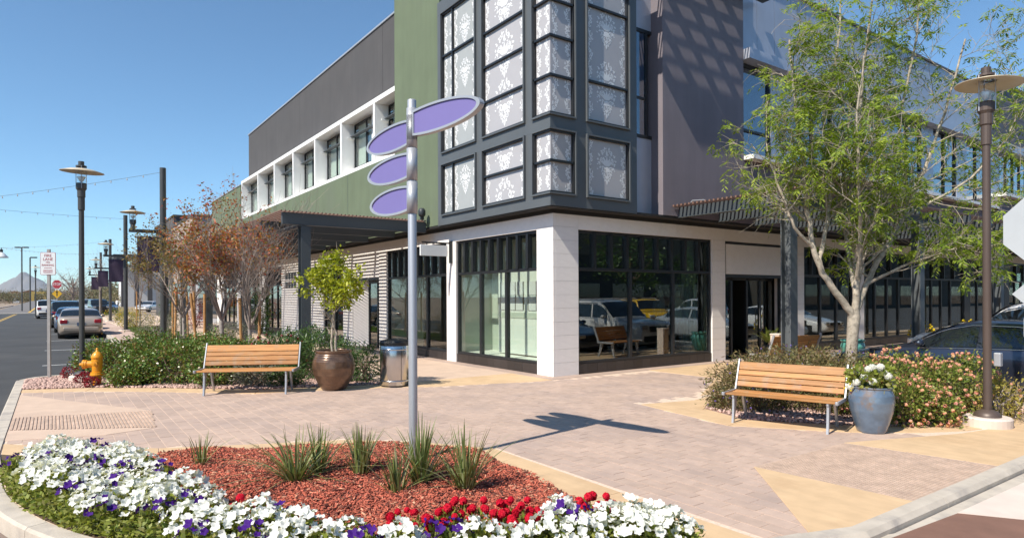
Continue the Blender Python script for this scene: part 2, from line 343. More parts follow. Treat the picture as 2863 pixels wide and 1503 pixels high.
def part(name, mb, m, parent, world=False, smooth=False, label=None, kind=None, bevel=0):
    if isinstance(mb, MB):
        me = mb.mesh(name, smooth)
    else: me = np_mesh(name, mb[0], mb[1], smooth)
    if world:
        off = wl(parent); a = np.empty(len(me.vertices) * 3, dtype=np.float32); me.vertices.foreach_get('co', a)
        a = a.reshape(-1, 3) - np.array(off, dtype=np.float32); me.vertices.foreach_set('co', a.ravel()); me.update()
    o = link(name, me, m, parent, None, label, kind)
    if bevel: bev(o, bevel)
    return o
def struct(name, mb, m, smooth=False, kind='structure'):
    me = mb.mesh(name, smooth) if isinstance(mb, MB) else np_mesh(name, mb[0], mb[1], smooth)
    return link(name, me, m, None, None, None, kind)
UNIT = MB().box(-.5, .5, -.5, .5, -.5, .5).mesh('piece')
UNITM = {}
def piece(name, m, parent, lo, hi, world=True, label=None):
    """a box piece sharing one mesh per material, placed and sized by its object"""
    if m not in UNITM: UNITM[m] = UNIT.copy(); UNITM[m].materials.append(MATS[m])
    o = bpy.data.objects.new(name, UNITM[m]); col.objects.link(o); o.parent = parent
    c = (Vector(lo) + Vector(hi)) / 2
    if world and parent is not None: c = c - wl(parent)
    o.location = c; o.scale = Vector(hi) - Vector(lo); WL[o.name] = c
    if label: o['label'] = label
    return o
def copy_tree(o, parent=None):
    c = o.copy(); col.objects.link(c); c.parent = parent; WL[c.name] = WL.get(o.name, Vector((0, 0, 0))).copy()
    for ch in list(o.children): copy_tree(ch, c)
    return c
def text_mesh(txt, size, align='CENTER'):
    cu = bpy.data.curves.new('lettering', 'FONT'); cu.body = txt; cu.size = size; cu.align_x = align; cu.align_y = 'CENTER'; cu.extrude = 0.0015
    o = bpy.data.objects.new('lettering', cu); col.objects.link(o)
    dg = bpy.context.evaluated_depsgraph_get(); me = bpy.data.meshes.new_from_object(o.evaluated_get(dg))
    bpy.data.objects.remove(o); return me
def inside(x, y, poly):
    c = False; n = len(poly); j = n - 1
    for i in range(n):
        xi, yi = poly[i]; xj, yj = poly[j]
        if (yi > y) != (yj > y) and x < (xj - xi) * (y - yi) / (yj - yi) + xi: c = not c
        j = i
    return c
FW = (math.sin(YAW), math.cos(YAW)); RT = (math.cos(YAW), -math.sin(YAW))
def depth(x, y): return x * FW[0] + y * FW[1]
def in_view(x, y, margin=1.05):
    d = depth(x, y); return d > 0.5 and abs(x * RT[0] + y * RT[1]) < d * 0.798 * margin
# ---- leaves: every leaf is its own small folded face
def leaves(P, L, Wd, tilt=0.9, droop=0.0, rng=RG, outward=None, bias=0.5):
    """P (n,3) positions; L length, Wd width arrays or numbers; returns V,F of folded diamond leaves (two triangles as one quad each side)"""
    P = np.asarray(P, dtype=np.float64); n = len(P)
    d = rng.normal(size=(n, 3)); d[:, 2] *= tilt
    if outward is not None: d = d * (1 - bias) + outward * bias * 1.6
    d[:, 2] -= droop
    d /= np.linalg.norm(d, axis=1, keepdims=True) + 1e-9
    r = rng.normal(size=(n, 3)); s_ = np.cross(d, r); s_ /= np.linalg.norm(s_, axis=1, keepdims=True) + 1e-9
    nn = np.cross(s_, d)
    L = (np.ones(n) * L * rng.uniform(0.7, 1.25, n))[:, None]; Wd = (np.ones(n) * Wd * rng.uniform(0.8, 1.2, n))[:, None]
    a = P; b = P + d * L * 0.45 + s_ * Wd * 0.5 + nn * Wd * 0.12; c = P + d * L - nn * L * 0.08; e = P + d * L * 0.45 - s_ * Wd * 0.5 + nn * Wd * 0.12
    V = np.stack([a, b, c, e], axis=1).reshape(-1, 3); F = np.arange(4 * n).reshape(n, 4)
    return V, F
def join(*VF):
    k = 0; Vs = []; Fs = []
    for V, F in VF: Vs.append(V); Fs.append(F + k); k += len(V)
    return np.concatenate(Vs), np.concatenate(Fs)
def blob_points(blobs, n, shell=0.55, rng=RG, clump=0, crad=0.1, zmin=0.02):
    """points in the outer shell of a union of ellipsoids; clump>0 gathers them into clumps so that gaps and light and dark masses show"""
    B = np.array(blobs, dtype=float); wts = B[:, 3] * B[:, 4] + B[:, 4] * B[:, 5] + B[:, 3] * B[:, 5]; wts /= wts.sum()
    out = []; dirs = []; tot = 0; m = clump if clump else n
    while tot < m:
        k = m
        i = rng.choice(len(B), k, p=wts); d = rng.normal(size=(k, 3)); d /= np.linalg.norm(d, axis=1, keepdims=True)
        r = rng.uniform(shell, 1.0, k) ** 0.7
        p = B[i, :3] + d * B[i, 3:] * r[:, None]
        ok = p[:, 2] > zmin
        for j, b in enumerate(B):
            q = (p - b[:3]) / b[3:]; ok &= ~((np.sum(q * q, axis=1) < shell * shell * 0.9) & (i != j))
        out.append(p[ok]); dirs.append(d[ok]); tot += ok.sum()
    P = np.concatenate(out)[:m]; Dn = np.concatenate(dirs)[:m]
    if clump:
        i = rng.integers(0, m, n); P2 = P[i] + rng.normal(size=(n, 3)) * crad; P2[:, 2] = np.maximum(P2[:, 2], zmin); return P2, Dn[i]
    return P, Dn
# ================================================================== SETTING
def at(px, d):
    """ground position on the line of sight of image column px (of 2863) at depth d metres"""
    l = (px - 1431.5) / 1793 * d
    return (FW[0] * d + RT[0] * l, FW[1] * d + RT[1] * l)
def arc(cx, cy, r, a0, a1, n): return [(cx + r * math.cos(R(a0 + (a1 - a0) * i / n)), cy + r * math.sin(R(a0 + (a1 - a0) * i / n))) for i in range(n + 1)]
ZS = -0.13
struct('ground', MB().add([(-9000, -9000, -.17), (9000, -9000, -.17), (9000, 9000, -.17), (-9000, 9000, -.17)], [(0, 1, 2, 3)]), 'desert')
struct('street', MB().add([(-7.6, -40, ZS), (140, -40, ZS), (140, 8, ZS), (2.3, 8, ZS), (2.3, 103, ZS), (-7.6, 103, ZS)], [(0, 1, 2, 3, 4, 5)]), 'asphalt')
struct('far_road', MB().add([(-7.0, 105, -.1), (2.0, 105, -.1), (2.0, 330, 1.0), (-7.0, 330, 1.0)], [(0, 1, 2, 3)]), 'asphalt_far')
struct('road_gutter', MB().box(-12, 3.0, 103, 105, -.2, -.06), 'concrete_kerb')
for y in (22.4, 28.9, 35.4, 41.9, 48.4, 55.0):
    struct('parking_line', MB().box(-.25, 2.15, y - .05, y + .05, ZS + .002, ZS + .006), 'road_white')
for x in (-3.86, -3.66):
    struct('centre_line', MB().box(x - .05, x + .05, 26, 101, ZS + .002, ZS + .006), 'road_yellow')
struct('centre_line', MB().add([(-2.75, 107, -.05), (-2.45, 107, -.05), (-2.45, 230, .57), (-2.75, 230, .57)], [(0, 1, 2, 3)]), 'road_yellow')
for k in range(9):
    x = 12.6 + 2.9 * k
    struct('parking_line', MB().box(x - .05, x + .05, 1.6, 6.9, ZS + .002, ZS + .006), 'road_white')
# hills far off on the skyline
for px, wpx, h, d in ((72, 120, 215, 5200), (330, 190, 80, 5600), (205, 170, 40, 5900), (520, 220, 60, 6000), (-140, 190, 85, 5600)):
    x0, y0 = at(px, d); r = wpx / 1793 * d; nn = 26; V = []; F = []
    rr = np.random.default_rng(px + 200)
    for i in range(nn + 1):
        for j in range(9):
            u = i / nn * 2 - 1; v_ = j / 8 * 2 - 1
            hh = h * max(0, 1 - abs(u) ** 1.15) * max(0, 1 - v_ * v_) * (0.82 + 0.30 * rr.random())
            V.append((x0 + RT[0] * u * r + FW[0] * v_ * r * .6, y0 + RT[1] * u * r + FW[1] * v_ * r * .6, -2 + hh))
    for i in range(nn):
        for j in range(8): F.append((i * 9 + j, (i + 1) * 9 + j, (i + 1) * 9 + j + 1, i * 9 + j + 1))
    struct('hill', (V, F), 'hill', True)

# ---- block of pavement inside the kerb
ARC = arc(5.2, 8.2, 5.62, 180, 262.5, 26)
BLOCK = [(-.5, 9.3)] + ARC + [(4.7, 2.42), (12.1, 2.42), (12.45, 2.75), (12.45, 7.1), (75, 7.1), (75, 11.5), (9.3, 11.5), (9.3, 76), (2.25, 76), (2.25, 18.6), (1.9, 18.05), (.2, 17.9), (-.25, 17.75), (-.5, 17.3)]
struct('pavement_bed', MB().prism(BLOCK, -.3, -.003), 'joint_sand')
# kerb stones along the block, each one a piece
kerb = struct('kerb', MB().prism([(12.1, 2.1), (12.2, 2.1), (12.2, 2.2), (12.1, 2.2)], -.3, -.2), 'concrete_kerb')
def offset_poly(pl, d):
    out = []
    for i, p in enumerate(pl):
        a = Vector(pl[max(i - 1, 0)]); b = Vector(pl[min(i + 1, len(pl) - 1)]); t = (b - a).normalized()
        out.append((p[0] + t.y * d, p[1] - t.x * d))
    return out
def resample(pl, step):
    out = [Vector(pl[0])]
    for a, b in zip(pl, pl[1:]):
        a, b = Vector(a), Vector(b); n = max(1, int((b - a).length / step + .5))
        for i in range(1, n + 1): out.append(a.lerp(b, i / n))
    return [tuple(p) for p in out]
def kerb_run(path, seg, width, z1, z0=-.3, mt='concrete_kerb', nm='kerb_stone', parent=kerb, gap=.006, lip=.02):
    """stones along a path; the path is the inner edge and the stone lies to its right"""
    pl = resample(path, .12); out = offset_poly(pl, width); k = 0
    n = max(2, int(seg / .12))
    while k < len(pl) - 1:
        e = min(k + n, len(pl) - 1); mb = MB()
        idx = list(range(k, e + 1)); P_ = [pl[i] for i in idx]; Q_ = [out[i] for i in idx]
        def sh(A, B): return (A[0] + (B[0] - A[0]) * gap / .12, A[1] + (B[1] - A[1]) * gap / .12)
        if len(idx) > 1:
            P_[0] = sh(P_[0], P_[1]); Q_[0] = sh(Q_[0], Q_[1])
        V = []; m = len(idx)
        for p, q in zip(P_, Q_):
            qi = (q[0] + (p[0] - q[0]) * lip / width, q[1] + (p[1] - q[1]) * lip / width)
            qo = (q[0] - (p[0] - q[0]) * .015 / width, q[1] - (p[1] - q[1]) * .015 / width)
            V += [(*p, z0), (*p, z1), (*qi, z1), (*q, z1 - lip), (*qo, z0)]
        F = []
        for i in range(m - 1):
            for j in range(5):
                j2 = (j + 1) % 5; F.append((i * 5 + j, i * 5 + j2, (i + 1) * 5 + j2, (i + 1) * 5 + j))
        F += [tuple(range(5))[::-1], tuple((m - 1) * 5 + j for j in range(5))]
        me = np_mesh(nm, V, F); me.update()
        bm = bmesh.new(); bm.from_mesh(me); bmesh.ops.recalc_face_normals(bm, faces=bm.faces); bm.to_mesh(me); bm.free()
        link(nm, me, mt, parent); k = e
kerb_run([(-.5, 17.3), (-.5, 9.3)] + ARC[:-1] + [(4.45, 2.60)], 1.5, .15, .015)
kerb_run([(4.45, 2.60), (4.9, 2.45), (12.1, 2.42)], 1.8, .15, .010, lip=.035)
kerb_run([(2.25, 76), (2.25, 18.8), (2.15, 18.35), (1.9, 18.05), (.2, 17.9), (-.25, 17.75), (-.47, 17.36)], 2.0, .15, .015)
kerb_run([(12.1, 2.42), (12.35, 2.52), (12.45, 2.75), (12.45, 6.8), (12.7, 7.05), (13, 7.1), (60, 7.1)], 2.0, .15, .015)
# gutter apron and crossing strips in the street
struct('gutter', MB().prism([(4.3, 2.55), (5.2, 2.28), (14, 2.26), (14, 2.05), (6.1, 2.18), (4.2, 2.30)], -.3, -.058), 'concrete_kerb')
struct('crossing_strip', MB().prism([(6.1, 2.18), (14, 2.05), (14, 1.35), (6.6, 1.42)], -.3, -.052), 'concrete_light')
struct('crossing_strip', MB().prism([(6.6, 1.41), (14, 1.34), (14, -2.0), (6.9, -2.0)], -.3, -.054), 'concrete_grey')
struct('red_crossing', MB().prism([(4.3, 2.3), (6.1, 2.18), (6.59, 1.42), (6.9, -2), (3, -3)], -.3, -.056), 'red_asphalt')
for x in (7.9, 9.4, 10.9, 12.4):
    struct('joint_line', MB().box(x, x + .012, -2, 1.33, -.06, -.0515), 'joint_dark')
def rowclip(poly, x0, x1, y0, y1): return all(inside(x, y, poly) for x in (x0, x1) for y in (y0, y1))

# ---- pavers of the plaza
PAVE = [(4.13, 2.46), (9.6, 2.46), (8.35, 4.2), (7.45, 5.35), (7.75, 7.3), (9.2, 7.3), (11.6, 8.6), (11.5, 10.15), (8.2, 10.5), (6.0, 11.15), (5.4, 11.5), (4.2, 11.95), (3.0, 12.3), (2.3, 13.0), (1.5, 13.75), (.5, 14.6), (-.49, 15.1), (-.49, 9.85), (.2, 9.1), (1, 8.5), (2, 8.0), (2.9, 7.62), (3.6, 6.95), (4.13, 6.15)]
SL_RAMP_L = [(-.49, 10.85), (1.13, 9.9), (1.25, 11.42), (-.49, 12.0)]
SL_TRI_L1 = [(-.49, 14.75), (1.25, 11.42), (-.49, 12.0)]
SL_TRI_L2 = [(-.49, 10.85), (1.13, 9.9), (.55, 9.75), (-.49, 10.1)]
SL_TRI_R1 = [(5.84, 3.91), (5.94, 2.43), (4.42, 2.46)]
SL_RAMP_R = [(5.84, 3.91), (7.65, 3.91), (7.87, 2.43), (5.94, 2.43)]
SL_TRI_R2 = [(7.65, 3.91), (9.3, 3.3), (10.9, 3.0), (10.9, 2.43), (7.87, 2.43)]
COVER = [SL_RAMP_L, SL_TRI_L1, SL_TRI_L2, SL_TRI_R1, SL_RAMP_R, SL_TRI_R2]
pavement = struct('pavement', MB().prism([(5, 6), (5.1, 6), (5.1, 6.1), (5, 6.1)], -.2, -.1), 'joint_sand')
pv = []; PW, PL, G_ = .155, .31, .0075
i0, i1 = int(-1 / PW), int(12.5 / PW)
for i in range(i0, i1):
    off = (i % 2) * PL * .5 + (0.07 if (i // 3) % 2 else 0)
    for j in range(int(2 / PL), int(16 / PL)):
        x0, y0 = i * PW, j * PL + off; x1, y1 = x0 + PW, y0 + PL; cxp, cyp = (x0 + x1) / 2, (y0 + y1) / 2
        if not inside(cxp, cyp, PAVE): continue
        y0 = max(y0, 2.44); x0 = max(x0, -.49)
        if y1 - y0 < .06 or x1 - x0 < .05: continue
        if any(rowclip(c, x0, x1, y0, y1) for c in COVER): continue
        pv.append((depth(cxp, cyp) if in_view(cxp, cyp, 1.0) else 99, x0, y0, x1, y1))
pv.sort(); rest = MB()
for k, (d, x0, y0, x1, y1) in enumerate(pv):
    z = random.uniform(-.001, .001); g = G_ / 2
    if k < 296: piece('paver', 'paver', pavement, (x0 + g, y0 + g, -.06), (x1 - g, y1 - g, z), True)
    else: rest.box(x0 + g, x1 - g, y0 + g, y1 - g, -.03, z)
part('paver_field', rest, 'paver', pavement, kind='stuff')
# ---- cast concrete slabs, bands and ramps
slabs = struct('concrete_band', MB().box(5, 5.1, 6, 6.1, -.2, -.1), 'concrete_tan')
def slab(poly, m='concrete_tan', z1=.006, parent=slabs): return part('concrete_slab', MB().prism(poly, -.1, z1), m, parent, bevel=.004)
def band(inner, outer, m='concrete_tan', z1=.006, gap=.008):
    for k in range(len(inner) - 1):
        a, b, c, d = [Vector(p) for p in (inner[k], inner[k + 1], outer[k + 1], outer[k])]
        t1, t2 = (b - a).normalized() * gap * .5, (c - d).normalized() * gap * .5
        slab([tuple(a + t1), tuple(b - t1), tuple(c - t2), tuple(d + t2)], m, z1)
BED_BACK = [(3.55, 2.8), (3.56, 4.1), (3.82, 5.9), (3.38, 6.62), (2.73, 7.18), (1.9, 7.55), (.94, 7.95), (.2, 8.5), (-.48, 9.25)]
BAND_OUT = [(4.12, 2.62), (4.12, 4.1), (4.14, 6.15), (3.6, 6.97), (2.92, 7.62), (2.0, 8.02), (1.0, 8.5), (.2, 9.12), (-.49, 9.88)]
band(BED_BACK, BAND_OUT)
HB_IN = [(-.49, 15.1), (.5, 14.6), (1.5, 13.75), (2.3, 13.0), (3.0, 12.3), (4.2, 11.95), (5.4, 11.5)]
HB_OUT = [(-.49, 15.55), (.65, 15.05), (1.75, 14.15), (2.6, 13.35), (3.2, 12.75), (4.35, 12.4), (5.42, 12.0)]
band(HB_IN, HB_OUT)
RB_IN = [(12.3, 7.25), (9.9, 7.2), (8.75, 7.0), (7.75, 7.25), (7.42, 5.35), (8.3, 4.15), (9.0, 3.62), (9.6, 3.32), (10.9, 3.02), (12.2, 2.95)]
RB_OUT = [(12.3, 6.9), (9.9, 6.85), (8.9, 6.65), (8.25, 6.4), (7.95, 5.45), (8.65, 4.45), (9.2, 3.95), (9.7, 3.65), (10.9, 3.35), (12.2, 3.3)]
band(RB_IN, RB_OUT)
slab(SL_TRI_L1, 'concrete_pink'); slab(SL_TRI_L2, 'concrete_pink'); slab(SL_TRI_R1); slab(SL_TRI_R2)
slab(SL_RAMP_L, 'tactile', .003); slab(SL_RAMP_R, 'tactile', .003)
rd = MB()
for k in range(40):
    x = -.47 + k * .043
    ys = [y / 100 for y in range(980, 1210, 2) if inside(x + .011, y / 100, SL_RAMP_L)]
    if ys:
        y = min(ys)
        while y < max(ys) - .1:
            ln = min(random.uniform(.25, .5), max(ys) - y); rd.box(x, x + .022, y, y + ln - .006, 0, .0125); y += ln
part('ramp_ridges', rd, 'tactile', slabs, kind='stuff')
rd = MB()
for i in range(52):
    for j in range(42):
        x, y = 5.86 + i * .038, 2.47 + j * .035
        if all(inside(a, b, SL_RAMP_R) for a in (x, x + .024) for b in (y, y + .021)): rd.box(x, x + .024, y, y + .021, 0, .006)
part('ramp_studs', rd, 'tactile', slabs, kind='stuff')
# pavement strips beside the shop fronts and the street
for k in range(9):
    slab([(5.45, 12.0 + k * 4), (8.55, 12.0 + k * 4), (8.55, 15.99 + k * 4), (5.45, 15.99 + k * 4)], 'concrete_pink', .004)
slab([(5.45, 11.99), (5.45, 11.5), (6.0, 11.16), (8.2, 10.5), (8.55, 10.5), (8.55, 11.99)], 'concrete_tan', .004)
for k in range(9):
    x = 11.5 + k * 4; slab([(x + .01, 7.3), (x + 4, 7.3), (x + 4, 10.5), (x + .01, 10.5)], 'concrete_tan', .0045)
slab([(9.3, 7.28), (11.49, 8.6), (11.49, 7.28)], 'concrete_tan', .004)
slab([(8.56, 10.51), (60, 10.51), (60, 10.85), (8.9, 10.85), (8.9, 47), (8.56, 47)], 'paver', .0075)
for k in range(14):
    slab([(2.3, 21 + k * 3.6), (3.35, 21 + k * 3.6), (3.35, 24.59 + k * 3.6), (2.3, 24.59 + k * 3.6)], 'paver_rose', .012)
# lower crossing pavers at street level by the planter kerb
low = struct('crosswalk', MB().box(-2.6, 2.9, 2.6, 9, -.28, ZS - .004 + .008), 'joint_dark')
lowrest = MB()
for i in range(-10, 14):
    for j in range(0, 30):
        x0, y0 = i * .225 - .2, 2.4 + j * .225
        cxp, cyp = x0 + .11, y0 + .11
        if (cxp - 5.2) ** 2 + (cyp - 8.2) ** 2 < 5.95 ** 2 and cyp < 8.2: continue
        if cxp > 2.75 or cxp < -2.5 or cyp > 8.8: continue
        if cyp > 8.2 and cxp > -.8: continue
        if in_view(cxp, cyp, 1.02): piece('paver', 'paver_rose', low, (x0 + .005, y0 + .005, -.2), (x0 + .22, y0 + .22, ZS + .012 + random.uniform(-.003, .003)))
        else: lowrest.box(x0 + .005, x0 + .22, y0 + .005, y0 + .22, -.2, ZS + .012)
part('paver_field', lowrest, 'paver_rose', low, kind='stuff')

# ---- planted ground: mulch bed, gravel beds, lawn
BED = [(3.54, 2.86)] + BED_BACK[1:] + [(-.46, 8.6)] + [((x - 5.2) * .995 + 5.2, (y - 8.2) * .995 + 8.2) for x, y in ARC[:-1]]
struct('planter_soil', MB().prism(BED, -.12, .0), 'soil')
def scatter(poly, n, rng=RG):
    xs = [p[0] for p in poly]; ys = [p[1] for p in poly]; out = []
    while len(out) < n:
        x, y = rng.uniform(min(xs), max(xs)), rng.uniform(min(ys), max(ys))
        if inside(x, y, poly): out.append((x, y))
    return out
def chips(P, L, Wd, T, zf, rng=RG, rise=.012):
    """little tumbled boxes: wood chips or stones"""
    n = len(P); P = np.array(P); th = rng.uniform(0, 6.28, n); ti = rng.normal(0, .35, n)
    l = L * rng.uniform(.5, 1.5, n) / 2; w_ = Wd * rng.uniform(.5, 1.4, n) / 2; t = T * rng.uniform(.6, 1.5, n) / 2
    z = np.array([zf(*p) for p in P]) + rng.uniform(0, rise, n)
    C = np.stack([np.cos(th) * np.cos(ti), np.sin(th) * np.cos(ti), np.sin(ti)], 1); S = np.stack([-np.sin(th), np.cos(th), 0 * th], 1); U = np.cross(C, S)
    ro = rng.normal(0, .5, n)[:, None]; S, U = S * np.cos(ro) + U * np.sin(ro), U * np.cos(ro) - S * np.sin(ro)
    base = np.stack([P[:, 0], P[:, 1], z], 1); V = []
    for a, b, c in ((-1, -1, -1), (1, -1, -1), (1, 1, -1), (-1, 1, -1), (-1, -1, 1), (1, -1, 1), (1, 1, 1), (-1, 1, 1)):
        sh = (.75 if c > 0 else 1.0)
        V.append(base + C * (a * l * sh)[:, None] + S * (b * w_ * sh)[:, None] + U * (c * t)[:, None])
    V = np.stack(V, 1).reshape(-1, 3)
    f = np.array([(0, 3, 2, 1), (4, 5, 6, 7), (0, 1, 5, 4), (1, 2, 6, 5), (2, 3, 7, 6), (3, 0, 4, 7)])
    F = (np.arange(n) * 8)[:, None, None] + f[None]; return V, F.reshape(-1, 4)
MULCH = [(3.44, 3.3)] + BED_BACK[1:-2] + [(.2, 8.0), (.6, 6.9), (1.2, 5.7), (2.0, 4.4), (3.0, 3.6)]
def mz(x, y): return .02 + .03 * math.sin(x * 5.1 + 1) * math.sin(y * 4.3) + .05 * max(0, min(1, (5.62 - math.hypot(x - 5.2, y - 8.2)) / 1.0))
V_, F_ = chips(scatter(MULCH, 26000), .030, .011, .005, mz, rise=.016)
gm = MB(); nn = 46; gv = []; gf = []
for i in range(nn + 1):
    for j in range(nn + 1):
        x, y = -.5 + i / nn * 4.4, 2.5 + j / nn * 6.9; gv.append((x, y, mz(x, y)))
for i in range(nn):
    for j in range(nn):
        q = [(i * (nn + 1) + j), ((i + 1) * (nn + 1) + j), ((i + 1) * (nn + 1) + j + 1), (i * (nn + 1) + j + 1)]
        if all(inside(gv[k][0], gv[k][1], BED) and math.hypot(gv[k][0] - 5.2, gv[k][1] - 8.2) < 5.2 for k in q): gf.append(tuple(q))
struct('mulch_ground', (gv, gf), 'mulch_base', True)
struct('wood_mulch', (V_, F_), 'mulch', kind='stuff')
struct('pale_mulch', chips(scatter(MULCH, 1500), .042, .012, .005, mz, rise=.022), 'mulch_tan', kind='stuff')
struct('dark_mulch', chips(scatter(MULCH, 2600), .05, .014, .006, mz, rise=.018), 'mulch_dark', kind='stuff')
GRAV_L = [(-.49, 15.6), (.65, 15.08), (1.75, 14.2), (2.6, 13.4), (3.2, 12.8), (4.35, 12.45), (5.4, 12.05), (5.4, 47), (2.35, 47), (2.35, 18.3), (1.9, 17.95), (.2, 17.8), (-.25, 17.6), (-.49, 17.3)]
struct('gravel_bed', MB().prism(GRAV_L, -.12, -.002), 'gravel_base')
pts = [p for p in scatter([(-.48, 15.6), (.65, 15.1), (1.75, 14.2), (2.6, 13.4), (3.2, 12.8), (4.35, 12.45), (5.4, 12.05), (5.4, 14), (2.5, 16), (1.9, 17.9), (.2, 17.75), (-.48, 17.3)], 7000)]
struct('gravel_stones', chips(pts, .05, .04, .034, lambda x, y: .008), 'gravel', kind='stuff')
GRAV_R = [(12.2, 3.3), (10.9, 3.38), (9.7, 3.68), (9.2, 3.98), (8.68, 4.48), (7.98, 5.46), (8.28, 6.38), (8.9, 6.62), (9.9, 6.82), (12.3, 6.86)]
struct('gravel_bed', MB().prism(GRAV_R, -.12, -.002), 'gravel_base')
struct('gravel_stones', chips(scatter(GRAV_R, 5000), .045, .036, .03, lambda x, y: .008), 'gravel', kind='stuff')
LAWN = [(3.4, 21), (3.5, 19.5), (4.6, 19), (5.2, 22), (5.2, 44), (3.4, 44)]
struct('lawn_ground', MB().prism(LAWN, -.1, .03), 'lawn_base')
P = np.array([(x, y, .03) for x, y in scatter(LAWN, 16000)]); struct('lawn_grass', leaves(P, .13, .02, tilt=.3, droop=-1.2), 'leaf_lawn', kind='stuff')
# ================================================================== SHOP BUILDING
CX, CY = 8.87, 10.84
B = thing('shop_building', 'two storey corner shop building with patterned glass bay, green stucco and pale stone base', 'building', (CX, CY, 0))
def bpart(name, mb, m, parent=B, **k): return part(name, mb, m, parent, world=True, **k)
XB, YB, YP, XG, XW = 8.50, 10.47, 10.47, 8.57, 9.10     # front planes: bay, purple wall, green wall, grey wall
# --- core volumes (walls of the upper floor, hidden cores)
bpart('green_wall', MB().box(XG, 9.6, 15.32, 18.13, 3.72, 12.0), 'stucco_green')
lo_ = MB().box(XG, 9.6, 18.135, 46.0, 3.72, 6.14); lo_.box(XG, 9.6, 38.06, 46.0, 6.14, 8.06)
bpart('green_wall', lo_, 'stucco_green')
for y in (22, 26.5, 31, 35.5, 40.5): piece('expansion_joint', 'steel_dark', B, (XG - .0015, y, 3.75), (XG + .01, y + .02, 6.12))
gw = MB()
for a, b in ((18.14, 20.165), (20.18, 29.13), (29.145, 38.4)): gw.box(XW, 9.7, a, b, 8.30, 11.0)
gw.box(XW + .03, 9.7, 18.14, 38.4, 8.29, 10.98)
bpart('grey_wall', gw, 'stucco_grey')
bpart('roof_coping', MB().box(XW - .04, 9.8, 18.14, 38.45, 11.0, 11.06), 'alu_paint')
bpart('roof_coping', MB().box(XG - .04, 9.7, 38.06, 46.05, 8.06, 8.12), 'alu_paint')
bpart('roof', MB().box(9.7, 60, 18, 46, 7.9, 8.0).box(9.6, 60, 11.6, 18, 8.9, 9.0), 'stucco_grey')
bpart('end_wall', MB().box(9.0, 30, 45.9, 46.0, 0, 8.0).box(XW + .02, 30, 38.3, 38.4, 8.0, 10.98), 'stucco_green')
# --- white window box on the grey wall
YF = [37.98, 34.55, 31.55, 28.6, 25.72, 22.82, 19.85, 18.14]
wb = MB(); XF = 8.60
wb.box(XF, XW + .05, 18.14, 38.05, 8.13, 8.28); wb.box(XF, XW + .05, 18.14, 38.05, 6.13, 6.24)
wb.box(XW - .06, XW + .1, 18.14, 38.05, 6.24, 6.50)
bx = bpart('window_box', wb, 'white_trim')
for y in YF[:-1]: bpart('fin', MB().box(XF + .004, XW - .005, y - .13, y + .0, 6.243, 8.127), 'white_trim', bx)
for k in range(7):
    ya, yb = YF[k + 1] + .0, YF[k] - .13
    w0, w1 = yb - .62 - (yb - ya) * .0, yb          # window sits at the far end of each bay
    # measured: the pane fills roughly the far half of the opening
    w0 = ya + (yb - ya) * (.50 if k else .45)
    w0 = ya + (yb - ya) * .42 if k < 6 else 18.2
    pan = MB().box(XW - .03, XW + .1, ya, w0, 6.5, 8.125) if k < 6 else MB().box(XW - .03, XW + .1, 18.15, 18.19, 6.5, 8.1)
    # solid white panel nearest the viewer, window beyond
    bpart('infill_panel', pan, 'white_trim', bx)
    fr = MB(); z0, z1 = 6.5, 8.12; fr.box(XW - .01, XW + .05, w0 + .01, w0 + .06, z0, z1); fr.box(XW - .01, XW + .05, w1 - .06, w1 - .006, z0, z1); fr.box(XW - .01, XW + .05, w0 + .06, w1 - .06, z0, z0 + .05); fr.box(XW - .01, XW + .05, w0 + .06, w1 - .06, z1 - .05, z1)
    ym = w0 + (w1 - w0) * .33; fr.box(XW - .008, XW + .05, ym - .025, ym + .025, z0 + .05, z1 - .05)
    bpart('window_frame', fr, 'black_frame', bx)
    bpart('pane', MB().box(XW + .015, XW + .022, w0 + .05, w1 - .05, z0 + .04, z1 - .04), 'glass_clear', bx)
    cu = MB(); n = 22
    for i in range(n):
        a, b_ = w0 + .05 + (w1 - w0 - .1) * i / n, w0 + .05 + (w1 - w0 - .1) * (i + 1) / n
        if .36 < i / n < .52 and k % 2: continue
        x0, x1 = XW + .14 + .03 * (i % 2), XW + .14 + .03 * ((i + 1) % 2)
        cu.add([(x0, a, 6.5), (x1, b_, 6.5), (x1, b_, 8.1), (x0, a, 8.1)], [(0, 1, 2, 3)])
    bpart('curtain', cu, 'curtain', bx)
    sh = MB().box(XW - .20, XW - .03, ya + .25, yb - .02, 7.635, 7.66)
    bpart('sun_shelf', sh, 'steel', bx)
    bpart('shelf_bracket', MB().bar((XW - .04, yb - .1, 7.60), (XF + .2, yb - .1, 7.60), .04, .05), 'white_trim', bx)
bpart('interior_wall', MB().box(9.62, 9.66, 18.2, 38, 6.2, 8.2), 'int_dark', bx)

